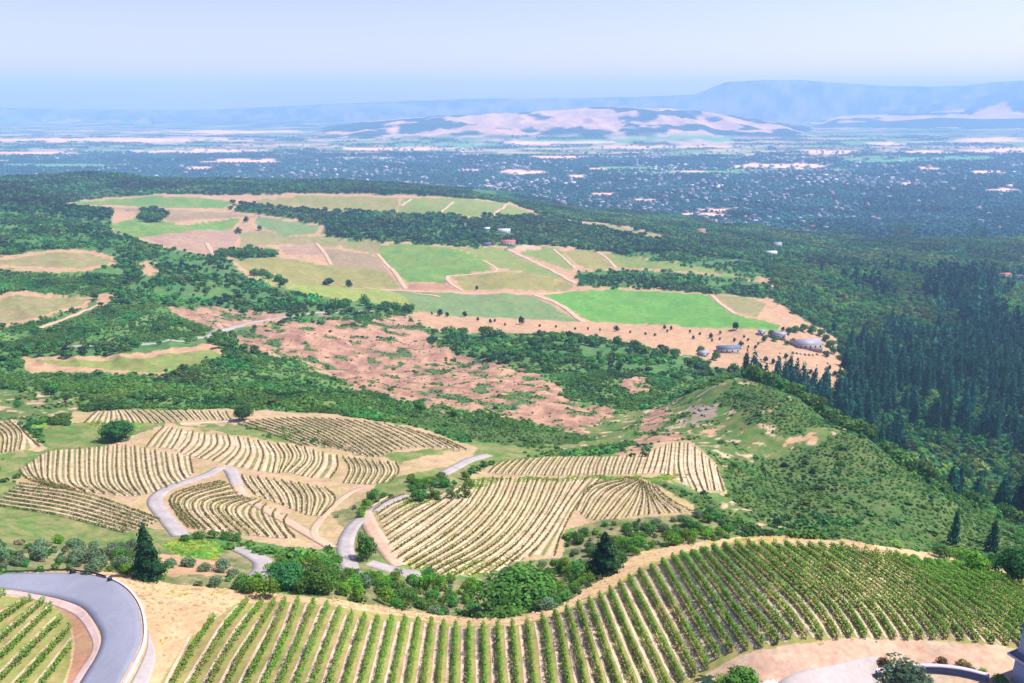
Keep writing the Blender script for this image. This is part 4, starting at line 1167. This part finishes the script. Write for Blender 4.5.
T = [
 ('terraced vine row in the block below the lone oak', 'vine rows below the lone oak', -4, 14, 1.0, 1.5,
  [(-4,[(20,470),(28,479),(55,488)]),(0,[(49,452),(48,470),(50,483),(68,489)]),(3,[(80,449),(80,470),(82,484),(95,493)]),(6.5,[(113,446),(112,470),(116,486),(130,496)]),(9,[(135,447),(138,475),(147,494)]),(12,[(166,453),(170,474),(178,484)]),(14,[(190,457),(193,473)])]),
 ('curving terraced vine row in the block right of the lone oak', 'vine rows right of the lone oak', 0, 17, 1.0, 1.5,
  [(0,[(164,427),(155,436),(147,447)]),(2,[(182,430),(178,440),(172,449)]),(4,[(205,434),(203,445),(190,456)]),(6,[(228,436),(230,447),(213,461)]),(8,[(248,439),(251,453),(242,468)]),(10,[(268,443),(276,456),(273,473)]),(13,[(296,446),(301,458),(288,472)]),(16,[(323,453),(322,464),(312,478)]),(17,[(337,456),(338,467),(331,478)])]),
 ('short terraced vine row in the topmost band of the left terraces', 'vine rows of the topmost left band', 0, 18, 1.0, 1.2,
  [(0,[(98,411),(92,416),(85,423)]),(4,[(125,411),(130,416),(134,423)]),(8,[(150,411),(157,416),(165,423)]),(13,[(185,411),(189,415),(194,420)]),(18,[(226,412),(228,416),(231,420)])]),
 ('sloping terraced vine row below the small dark oak', 'vine rows below the small oak', 0, 25, 1.0, 1.3,
  [(0,[(238,424),(268,433),(302,446)]),(4,[(262,420),(295,432),(332,448)]),(10,[(300,418),(337,434),(374,457)]),(16,[(345,420),(372,432),(402,449)]),(21,[(395,426),(417,435),(441,448)]),(25,[(440,438),(452,443),(466,450)])]),
 ('winding terraced vine row inside the loop of the pale road', 'vine rows inside the road loop', 0, 13, 1.0, 1.5,
  [(0,[(219,482),(178,492),(169,502),(189,528)]),(3,[(229,485),(190,497),(184,508),(206,530)]),(6,[(242,497),(216,501),(210,509),(233,534)]),(9,[(256,500),(240,505),(236,514),(259,536)]),(11,[(266,505),(262,510),(266,521),(278,538)]),(13,[(287,516),(284,521),(287,529),(295,538)])]),
 ('kinked terraced vine row beside the dirt track', 'vine rows beside the dirt track', 0, 8, .8, 1.4,
  [(0,[(242,476),(247,485),(256,495)]),(2,[(262,478),(271,491),(280,504)]),(4,[(282,481),(295,495),(297,511)]),(6,[(303,484),(311,498),(309,515)]),(8,[(325,488),(336,500),(322,516)])]),
 ('short terraced vine row beside the dirt bank left of the upper pale road', 'vine rows left of the upper pale road', 0, 8, 1.0, 1.2,
  [(0,[(343,457),(350,469),(344,483)]),(5,[(372,461),(378,471),(371,484)]),(8,[(396,463),(399,472),(390,482)])]),
 ('arched terraced vine row at the left edge', 'vine rows at the left edge', 0, 6, 1.2, 1.5,
  [(0,[(-12,428),(3,436),(2,453)]),(3,[(2,423),(14,434),(13,451)]),(5,[(10,421),(23,434),(21,450)]),(6,[(18,424),(28,436),(40,447)])]),
 ('nearly level vine row on the lower left slope', 'vine rows on the lower left slope', 0, 7, 1.0, .8,
  [(0,[(20,484),(85,494),(160,520)]),(3,[(10,492),(75,503),(148,526)]),(7,[(-10,505),(60,516),(125,533)])]),
 ('long terraced vine row in the main block of the right terraces', 'vine rows of the main right block', -8, 12, 1.0, 1.9,
  [(-8,[(388,494),(380,499),(372,505)]),(-5,[(432,496),(405,505),(381,520)]),(0,[(484,479),(474,500),(440,530),(398,558)]),(6,[(538,479),(524,512),(495,545),(442,574)]),(9,[(569,478),(551,512),(522,549),(492,572)]),(11,[(588,477),(568,503),(550,533),(530,556)]),(12,[(601,478),(577,505),(560,538),(555,556)])]),
 ('curved terraced vine row at the lower right corner of the right terraces', 'vine rows of the lower right corner', 0, 12.5, 1.04, 1.4,
  [(0,[(629,478),(590,487),(577,510)]),(2.5,[(637,480),(610,492),(590,519)]),(5,[(641,481),(630,497),(613,519)]),(7.5,[(642,482),(644,498),(641,515)]),(10,[(647,483),(652,495),(666,513)]),(12.5,[(656,487),(668,499),(692,512)])]),
 ('short steep vine row in the upper band of the right terraces', 'vine rows of the upper right band', 0, 30, 1.0, 1.5,
  [(0,[(502,462),(495,467),(489,473)]),(6,[(543,457),(535,466),(529,475)]),(14,[(602,457),(598,466),(596,475)]),(19,[(643,454),(640,463),(636,474)]),(24,[(672,444),(670,460),(668,475)]),(26,[(688,444),(688,470),(697,491)]),(28.5,[(705,456),(708,474),(711,490)]),(30,[(717,468),(720,480),(724,492)])]),
]
for lab, g, i0, i1, st, pw, ctrl in T:
    lo = 'lower left slope' in lab
    terrace_rows(ctrl, i0, i1, lab, g, (.15, .19, .04) if lo else OLV if random.random() < .5 else OLV2, st, pw, .8, .7 if lo else .75)

# ------------------------------------------------------------------ buildings
def box(x0, x1, y0, y1, z0, z1):
    V = [(x0,y0,z0),(x1,y0,z0),(x1,y1,z0),(x0,y1,z0),(x0,y0,z1),(x1,y0,z1),(x1,y1,z1),(x0,y1,z1)]
    Fq = [(0,3,2,1),(4,5,6,7),(0,1,5,4),(1,2,6,5),(2,3,7,6),(3,0,4,7)]
    return V, Fq
def join(*parts):
    V, Fq = [], []
    for v, f in parts:
        o = len(V); V += v; Fq += [tuple(i + o for i in q_) for q_ in f]
    return V, Fq
def gable(x0, x1, y0, y1, z0, rise, over=.6, th=.25):
    """solid gable roof, ridge along x; quads only"""
    xa, xb, ya, yb = x0 - over, x1 + over, y0 - over, y1 + over
    ym = (ya + yb) / 2
    V = [(xa,ya,z0),(xb,ya,z0),(xb,yb,z0),(xa,yb,z0),(xa,ym,z0+rise),(xb,ym,z0+rise)]
    V += [(a,b,c+th) for a,b,c in V]
    Fq = [(6,7,11,10),(10,11,8,9),(0,4,5,1),(4,3,2,5),(0,1,7,6),(2,3,9,8),(0,6,10,4),(4,10,9,3),(1,5,11,7),(5,2,8,11)]
    return V, Fq
def gable_wall(x0, x1, y0, y1, z0, h, rise):
    V, Fq = box(x0, x1, y0, y1, z0, h)
    ym = (y0 + y1) / 2
    for x in (x0, x1):
        o = len(V); V += [(x, y0, h), (x, y1, h), (x, (y1 + ym) / 2, h + rise * .5), (x, ym, h + rise * .98)]
        Fq.append((o, o + 1, o + 2, o + 3)); o2 = len(V); V += [(x, (y0 + ym) / 2, h + rise * .5)]; Fq.append((o, o + 3, o2, o2))
    return V, [f for f in Fq if len(set(f)) == 4]
def house(name, x, y, rz, L, Wd, h, rise, wm, rm, label, cat='building', group=None, wins=True, lift=0.0):
    e = link(bpy.data.objects.new(name, None))
    e.location = (x, y, float(ground(x, y)) + lift); e.rotation_euler = (0, 0, rz)
    tag(e, label, cat, group)
    obj('wall', mesh_from('wall', *gable_wall(-L/2, L/2, -Wd/2, Wd/2, -4, h, rise), M[wm]), e)
    obj('roof', mesh_from('roof', *gable(-L/2, L/2, -Wd/2, Wd/2, h, rise), M[rm]), e)
    if wins:
        for sgn in (-1,):
            n_ = max(int(L / 5), 2)
            for k in range(n_):
                cx_ = -L / 2 + (k + .5) * L / n_
                obj('window', mesh_from('window', *box(cx_ - .8, cx_ + .8, sgn * Wd / 2 - .06, sgn * Wd / 2 + .05, h * .35, h * .8), M['glass']), e)
        obj('door', mesh_from('door', *box(-.6, .6, -Wd / 2 - .09, -Wd / 2 + .04, 0, 2.2), M['roof_d']), e)
    return e
def house_px(px, py, *a, **k):
    x, y = at(px, py); return house(k.pop('name', 'house'), x, y, *a, **k)
house_px(806, 347, .12, 29, 20, 6, 3.2, 'stucco', 'roof_l', 'large pale roofed winery hall at the right end of the sandy orchard', name='winery_hall')
house_px(779, 338, -.5, 15, 9, 5, 2.8, 'stucco', 'roof_l', 'smaller pale roofed building left of the large winery hall', name='winery_house')
house_px(728, 352, .1, 24, 9, 4.5, 3, 'stucco', 'slate', 'long dark roofed building among the orchard trees', name='farm_building')
house_px(703, 356, .3, 10, 7, 4, 2, 'stucco', 'roof_l', 'little pale house left of the long dark roofed building', name='house')
house_px(761.5, 334.5, 0, 7, 6, 4, 1.6, 'white', 'roof_l', 'small white shed at the edge of the bright green field', name='shed')
house_px(508, 245, .05, 28, 14, 6, 4, 'stucco', 'roof_r', 'red roofed farmhouse on the bare pad between the plateau fields', name='farmhouse')
house_px(504, 233, .0, 26, 12, 6, 3, 'white', 'white', 'long white roofed barn behind the red roofed farmhouse', name='barn')
house_px(487, 231, .4, 12, 9, 5, 3, 'white', 'white', 'small white house in the trees left of the white barn', name='house')
house_px(487, 246, .4, 14, 9, 4, 3, 'stucco', 'roof_d', 'low grey roofed shed left of the red roofed farmhouse', name='shed')
house_px(932, 283, .2, 16, 11, 6, 4, 'white', 'roof_r', 'white house with red roof in the wood above the conifers', name='house')
house_px(1004, 277, .1, 22, 10, 5, 3, 'stucco', 'roof_r', 'brown roofed house on the bare pad at the right edge', name='house')
house_px(1018, 279, -.2, 16, 9, 5, 3, 'stucco', 'roof_d', 'dark roofed house at the right end of the bare pad', name='house')
house_px(771, 255, .0, 22, 11, 6, 3, 'white', 'white', 'white house right of the small bright green field', name='house')
house_px(777, 246, .1, 20, 10, 6, 3, 'white', 'roof_l', 'pale roofed house behind the small bright green field', name='house')
house_px(700, 233, .2, 24, 14, 7, 4, 'stucco', 'roof_r', 'reddish roofed house alone in the wood beyond the plateau', name='house')

def car_parts(col_mat):
    body = join(box(-2.2, 2.2, -.88, .88, .32, .82), box(-2.1, -1.0, -.84, .84, .82, .92), box(1.35, 2.1, -.84, .84, .82, .9))
    cv = [(-1.15,-.8,.82),(1.4,-.8,.82),(1.4,.8,.82),(-1.15,.8,.82),(-.55,-.66,1.42),(.95,-.66,1.42),(.95,.66,1.42),(-.55,.66,1.42)]
    return body, (cv, box(0,1,0,1,0,1)[1])
def wheel_v(x, y):
    V = []; Fq = []
    for s in (-.12, .12):
        for k in range(12):
            a = 6.2832 * k / 12; V.append((x + math.cos(a) * .34, y + s, .34 + math.sin(a) * .34))
    for k in range(12): Fq.append((k, (k + 1) % 12, 12 + (k + 1) % 12, 12 + k))
    for o in (0, 12):
        for k in range(1, 11, 2): Fq.append((o, o + k, o + k + 1, o + (k + 2) % 12))
    return V, [f for f in Fq if len(set(f)) == 4]
CARM = {}
def car(x, y, rz, colour_, label, group=None, detail=True):
    if colour_ not in CARM:
        m_ = mat('car_paint', colour_, rough=.3, spec=.5)
        b, g = car_parts(m_)
        CARM[colour_] = (mesh_from('car_body', *b, m_), mesh_from('cabin', *g, M['glass']), mesh_from('car_roof', *box(-.5, .9, -.64, .64, 1.42, 1.47), m_),
                         [mesh_from('wheel', *wheel_v(a, b_), M['black']) for a in (-1.35, 1.35) for b_ in (-.82, .82)])
    b, g, r_, wh = CARM[colour_]
    e = link(bpy.data.objects.new('parked_car', None)); e.location = (x, y, float(ground(x, y)) + .07); e.rotation_euler = (0, 0, rz)
    tag(e, label, 'car', group)
    obj('body', b, e); obj('cabin', g, e); obj('roof', r_, e)
    if detail:
        for w_ in wh: obj('wheel', w_, e)
    return e
for k, (px, py) in enumerate([(791,352),(795,352.5),(799,353),(803,353.3),(807,353.5),(811,353.5),(815,353),(821,351)]):
    x, y = at(px, py)
    car(x, y - 6, 1.5, [(.03,.04,.07), (.06,.07,.09), (.5,.5,.52)][k % 3 if k != 4 else 0], 'dark car parked in the row before the winery hall' if (k % 3 != 2 or k == 4) else 'pale car parked in the row before the winery hall', 'cars before the winery hall')
x, y = at(766, 694)
car(x, y, .5, (.75, .75, .77), 'white car parked under the green tree at the bottom edge')

# the house at the lower right corner
u0, dy0, dz0 = ray(1008.5, 653.0); tt = 116
e = link(bpy.data.objects.new('blue_house', None))
ex, ey = float(u0) * tt * dy0, tt * dy0
e.location = (ex, ey, float(ground(ex, ey))); e.rotation_euler = (0, 0, math.radians(24))
tag(e, 'blue grey house with slate roof and pale eaves at the lower right corner', 'house')
EH = CAMZ + tt * dz0 - e.location.z
obj('wall', mesh_from('wall', *box(.7, 14, -11.3, -.7, -1, EH - .1), M['wallb']), e)
rv = [(0,0,EH),(14.7,0,EH),(14.7,-12,EH),(0,-12,EH),(4.5,-5.9,EH+3.2),(10,-5.9,EH+3.2),(10,-6.1,EH+3.2),(4.5,-6.1,EH+3.2)]
obj('roof', mesh_from('roof', rv, [(0,3,2,1),(0,1,5,4),(1,2,6,5),(2,3,7,6),(3,0,4,7),(4,5,6,7)], M['slate']), e)
fa = obj('fascia', mesh_from('fascia', *join(box(-.1,14.8,-.02,.12,EH-.28,EH+.06), box(-.12,.0,-12,-.02,EH-.28,EH+.06)), M['white']), e)
obj('upper_wall', mesh_from('upper_wall', *box(.9, 12, -8.0, -.7, EH - .1, EH + 4.6), M['wallb']), e)
obj('upper_roof', mesh_from('upper_roof', *gable(.9, 12, -8.0, -.7, EH + 4.6, 2.0, .35), M['slate']), e)
for k in range(3):
    obj('window', mesh_from('window', *box(2.4 + k * 3.6, 3.8 + k * 3.6, -.74, -.64, 1.0, 2.6), M['glass']), e)
for k in range(2):
    obj('window', mesh_from('window', *box(.64, .74, -4.2 - k * 4, -2.8 - k * 4, 1.0, 2.6), M['glass']), e)

# garden wall, planting bed
def wall_line(pts, h, th, material, cap=None):
    w = world_line(pts, .6)
    A_, B_ = offset_line(w, th / 2), offset_line(w, -th / 2)
    n_ = len(w); ga = ground(w[:, 0], w[:, 1])
    V = np.concatenate([np.column_stack([A_, ga - .4]), np.column_stack([A_, ga + h]), np.column_stack([B_, ga + h]), np.column_stack([B_, ga - .4])])
    i = np.arange(n_ - 1); f = [np.stack([k * n_ + i, k * n_ + i + 1, (k + 1) * n_ + i + 1, (k + 1) * n_ + i], -1) for k in range(3)]
    f.append(np.array([[0, n_, 2 * n_, 3 * n_], [n_ - 1, 2 * n_ - 1, 3 * n_ - 1, 4 * n_ - 1]]))
    return V, np.concatenate(f), w
V, Fq, w = wall_line([(876,677),(900,672),(930,671),(960,674),(988,681)], 1.0, .45, None)
gw = tag(obj('garden_wall', mesh_from('garden_wall', V, Fq, M['slate'])), 'low dark garden wall with pale coping below the planting bed', 'wall')
A_, B_ = offset_line(w, .32), offset_line(w, -.32)
me = strip_mesh('coping', A_, B_, 1.1, M['kerb'], 1, -.95)
obj('coping', me, gw)
for px, py, wp, hp, key, lab in [(881,664,11,10,'brownbush','small rusty brown shrub at the left end of the planting bed'),(890,668,12,7,'limebush','low yellow green plant at the left end of the garden wall'),
    (908,690,56,36,'oliveT','big grey green dome shaped tree at the bottom edge behind the garden wall'),(940,664,14,10,'brownbush','rusty brown shrub right of the big grey green tree'),
    (962,667,17,11,'brownbush','widest rusty brown shrub in the planting bed'),(951,671,9,6,'greybush','pale green rosette plant in front of the brown shrubs'),(972,671,12,7,'greybush','pale green plant near the right end of the bed'),
    (982,673,10,6,'limebush','small light green plant at the right end of the bed'),(1000,684,16,14,'bush','dark green bush beside the blue grey house wall'),
    (742,684,38,20,'treeG','bright green leafy tree by the white car at the bottom edge'),(722,688,22,14,'limebush','yellow green shrub between the palm and the bright green tree')]:
    if key == 'brownbush' and key not in PROTO:
        for s in range(2): add_proto('brownbush', proto_broad(420, .11, (.16, .11, .03), 300 + s, .72, 7), None)
    if key == 'oliveT' and key not in PROTO:
        add_proto('oliveT', proto_broad(2200, .055, (.075, .125, .065), 310, .8, 12), trunk_mesh('olive_trunk', .35, .03, 4, .25, 3))
    if key == 'treeG' and key not in PROTO:
        add_proto('treeG', proto_broad(1100, .075, (.075, .19, .02), 320, .7, 9), trunk_mesh('tree_trunk', .4, .03, 4, .25, 4))
    tree_px(key, 'tree' if key in ('oliveT', 'treeG') else 'bush', px, py, wp, hp, lab, 'tree' if key in ('oliveT', 'treeG') else 'bush', None, 0)
# palm
x, y = at(706, 690)
pe = link(bpy.data.objects.new('palm_tree', None)); pe.location = (x, y, float(ground(x, y)))
tag(pe, 'small palm with drooping dark fronds at the bottom edge left of the green tree', 'palm')
V, Fq = tube([(0,0,-.2),(0,0,.6),(.03,0,1.6)], [.22,.18,.16], 8); obj('trunk', mesh_from('trunk', V, Fq, M['bark']), pe)
V, Fq = [], []
for k in range(15):
    a = 6.2832 * k / 15 + random.random() * .3; up = .2 + .7 * random.random(); Ln = 1.9 + .5 * random.random(); prev = None
    for j in range(6):
        s = j / 5; r_ = Ln * s; z_ = 1.6 + up * s * 1.6 - 1.6 * s * s; hw = .28 * math.sin(math.pi * (.12 + .86 * s)) 
        o = len(V); V += [(math.cos(a) * r_ - math.sin(a) * hw, math.sin(a) * r_ + math.cos(a) * hw, z_ - .08), (math.cos(a) * r_ + math.sin(a) * hw, math.sin(a) * r_ - math.cos(a) * hw, z_ - .08)]
        if j: Fq.append((o - 2, o - 1, o + 1, o))
cc = np.tile(np.array((.03, .07, .03)), (len(V), 1))
obj('fronds', mesh_from('fronds', V, Fq, M['leaf'], cc), pe)

# roadside rail and blocks at the bend
w = world_line([(-30,575),(0,573.6),(40,572.2),(69,571.6),(92,574.5),(106,578)], 1.0)
A_, B_ = offset_line(w, .05), offset_line(w, -.05)
gr = tag(obj('guard_rail', strip_mesh('guard_rail', A_, B_, .55, M['black'], 1, -.25)), 'low dark guard rail along the outer edge of the road bend', 'guard rail')
for k in range(0, len(w), 4):
    p = obj('post', mesh_from('post', *box(-.06, .06, -.06, .06, -.3, .5), M['black']), gr); p.location = (w[k, 0], w[k, 1], float(ground(w[k, 0], w[k, 1])))
def block(px, py, s, lab):
    x, y = at(px, py)
    V = [(-.5,-.4,-.2),(.5,-.4,-.2),(.5,.4,-.2),(-.5,.4,-.2),(-.45,-.35,.55),(.45,-.35,.55),(.45,.35,.55),(-.45,.35,.55),(-.12,-.1,.95),(.12,-.1,.95),(.12,.1,.95),(-.12,.1,.95)]
    Fq = [(0,1,5,4),(1,2,6,5),(2,3,7,6),(3,0,4,7),(4,5,9,8),(5,6,10,9),(6,7,11,10),(7,4,8,11),(8,9,10,11)]
    o = obj('roadside_block', mesh_from('roadside_block', [(a*s,b*s,c*s) for a,b,c in V], Fq, M['black']))
    o.location = (x, y, float(ground(x, y)) + .1); o.rotation_euler = (0, 0, .3)
    tag(o, lab, 'block')
block(73, 573.5, 1.0, 'black roadside block at the top of the road bend')
block(110, 581, .75, 'smaller black roadside block where the pale kerb begins')

# rocks on the green hill
def rock_mesh(s):
    r = np.random.default_rng(s); bm_v = []
    nth, nph = 12, 8; Fq = []
    for i in range(nph + 1):
        for j in range(nth):
            th = 6.2832 * j / nth; ph = math.pi * i / nph
            d = np.array((math.cos(th) * math.sin(ph), math.sin(th) * math.sin(ph), math.cos(ph)))
            k = 1 + .55 * (vnoise(d[0] * 1.7 + s * 3 + 20, d[1] * 1.7 + d[2] * 2 + 30) - .5) + .3 * (vnoise(d[0] * 4 + 9 + s, d[1] * 4 + d[2] * 4 + 20) - .5)
            bm_v.append(tuple(d * k * .5 * np.array((1, .8, .6))))
    for i in range(nph):
        for j in range(nth):
            Fq.append((i * nth + j, (i + 1) * nth + j, (i + 1) * nth + (j + 1) % nth, i * nth + (j + 1) % nth))
    return mesh_from('rock', bm_v, Fq, M['rock'])
RK = [rock_mesh(s) for s in range(4)]
for px, py, s in [(686,421,5),(696,413,7),(701,410,8),(708,409,6),(704,415,7),(692,424,4),(714,406,4)]:
    x, y = at(px, py)
    o = obj('rock', RK[int(s) % 4]); o.location = (x, y, float(ground(x, y)) + s * .05); s *= .55; o.scale = (s, s, s * .6); o.rotation_euler = (0, 0, random.random() * 6)
    tag(o, 'grey boulder of the outcrop on the grassy hill', 'rock', 'boulders on the grassy hill')

# ------------------------------------------------------------------ town houses
def town_house(s):
    r = random.Random(s); L = 13 + 6 * r.random(); Wd = 9 + 3 * r.random(); h = 4 + 2.5 * r.random()
    a = gable_wall(-L/2, L/2, -Wd/2, Wd/2, -3, h, 2.6); b = gable(-L/2, L/2, -Wd/2, Wd/2, h, 2.6, .5)
    return join(a, b), len(a[1])
rms = ['roof_l', 'roof_d', 'stucco', 'roof_r', 'white', 'roof_l']
TH = []
for s in range(6):
    (V, Fq), na = town_house(s)
    fm = np.array([0] * na + [1] * (len(Fq) - na))
    TH.append((np.array(V), np.array(Fq), fm, mesh_from('house', V, Fq, [M['townwall'], M[['townroof', 'roof_d', 'townwall', 'roof_r', 'roof_l', 'townroof'][s]]], fmat=fm)))
x, y = cand(2300, 7500, 50, .72, -.6)
c, iv, iu = class_at(x, y); z = ground(x, y)
dn = fbm(x / 420 + 3, y / 520 + 8, 3)
pb = np.clip((dn - .40) * 2.0, .08, .6) * np.where(x / y < -.25, .35, 1) * np.where(y > 5200, .5, 1)
k = ((c == CI['town']) | (c == CI['plain'])) & (rng.random(len(x)) < pb) & infr(x, y, z, -3) & visible(x, y, z + 4)
x, y, z = x[k], y[k], z[k]
t = y * CP - (z - CAMZ) * SP
o_ = np.argsort(t)
for i in o_[:260]:
    o = obj('house', TH[random.randrange(6)][3]); o.location = (x[i], y[i], z[i]); o.rotation_euler = (0, 0, random.random() * 3.14)
    s_ = .85 + .4 * random.random(); o.scale = (s_, s_, s_ * 1.2)
    tag(o, 'small pale house among the trees of the valley town', 'house', 'houses of the valley town')
r_ = o_[260:]
for s in range(6):
    i = r_[s::6]
    if not len(i): continue
    if s == 0: Vs, Fs, Ms, off = [], [], [], 0
    V, Fq, fm, _ = TH[s]
    sc_ = (1.0 + .9 * rng.random(len(i)) ** 3)[:, None]; a = rng.random(len(i)) * 3.14; co, si = np.cos(a)[:, None], np.sin(a)[:, None]
    Vs.append(np.stack([(V[None, :, 0] * co - V[None, :, 1] * si) * sc_ + x[i][:, None], (V[None, :, 0] * si + V[None, :, 1] * co) * sc_ + y[i][:, None], V[None, :, 2] * sc_ * 1.2 + z[i][:, None]], -1).reshape(-1, 3))
    Fs.append((Fq[None] + (np.arange(len(i)) * len(V))[:, None, None] + off).reshape(-1, 4)); Ms.append(np.tile(np.where(fm == 1, 1 + s % 4, 0), len(i))); off += len(i) * len(V)
if len(r_):
    tag(obj('distant_houses', mesh_from('distant_houses', np.concatenate(Vs), np.concatenate(Fs), [M['townwall'], M['townroof'], M['roof_d'], M['townwall'], M['white']], fmat=np.concatenate(Ms))), kind='stuff')

# ------------------------------------------------------------------ air, sun, sky
bpy.ops.mesh.primitive_cube_add(size=1, location=(0, 0, 0))
hz = bpy.context.object; hz.name = 'haze'
ZT = 745.0
hz.scale = (60000, 23000, ZT + 6); hz.location = (0, 7000, (ZT - 6) / 2)
hz['kind'] = 'stuff'
hm = bpy.data.materials.new('haze'); hm.use_nodes = True; nt = hm.node_tree
nt.nodes.remove(nt.nodes['Principled BSDF'])
pv = nt.nodes.new('ShaderNodeVolumePrincipled')
pv.inputs['Color'].default_value = (*HAZE_COL, 1); pv.inputs['Density'].default_value = HAZE_D
pv.inputs['Anisotropy'].default_value = HAZE_G
nt.links.new(pv.outputs[0], nt.nodes['Material Output'].inputs['Volume'])
hz.data.materials.append(hm)

S = Vector((math.cos(SUN_EL) * math.sin(SUN_AZ), math.cos(SUN_EL) * math.cos(SUN_AZ), math.sin(SUN_EL)))
sd = bpy.data.lights.new('sun', 'SUN'); sd.energy = SUN_E; sd.angle = math.radians(.5); sd.color = (1, .955, .88)
so = link(bpy.data.objects.new('sun', sd)); so.rotation_euler = S.to_track_quat('Z', 'Y').to_euler(); so.location = (0, 0, 3000)

wd = bpy.data.worlds.new('World'); SC.world = wd; wd.use_nodes = True; nt = wd.node_tree
sky = nt.nodes.new('ShaderNodeTexSky'); sky.sky_type = 'NISHITA'; sky.sun_disc = False
sky.sun_elevation = SUN_EL; sky.sun_rotation = SUN_AZ; sky.altitude = 400
sky.air_density = 1.0; sky.dust_density = DUST; sky.ozone_density = 2.0
bg = nt.nodes['Background']; bg.inputs['Strength'].default_value = SKY_E
tn = nt.nodes.new('ShaderNodeMix'); tn.data_type = 'RGBA'; tn.blend_type = 'MULTIPLY'; tn.inputs[0].default_value = 1
tn.inputs[7].default_value = (*SKY_TINT, 1)
nt.links.new(sky.outputs[0], tn.inputs[6]); nt.links.new(tn.outputs[2], bg.inputs['Color'])

SC.view_settings.view_transform = 'Standard'; SC.view_settings.look = 'None'
SC.view_settings.exposure = EXPO; SC.view_settings.gamma = 1; SC.view_settings.use_curve_mapping = False
SC.render.engine = 'CYCLES'
SC.cycles.volume_bounces = 1; SC.cycles.max_bounces = 5; SC.cycles.diffuse_bounces = 2; SC.cycles.transparent_max_bounces = 6
SC.cycles.use_denoising = True
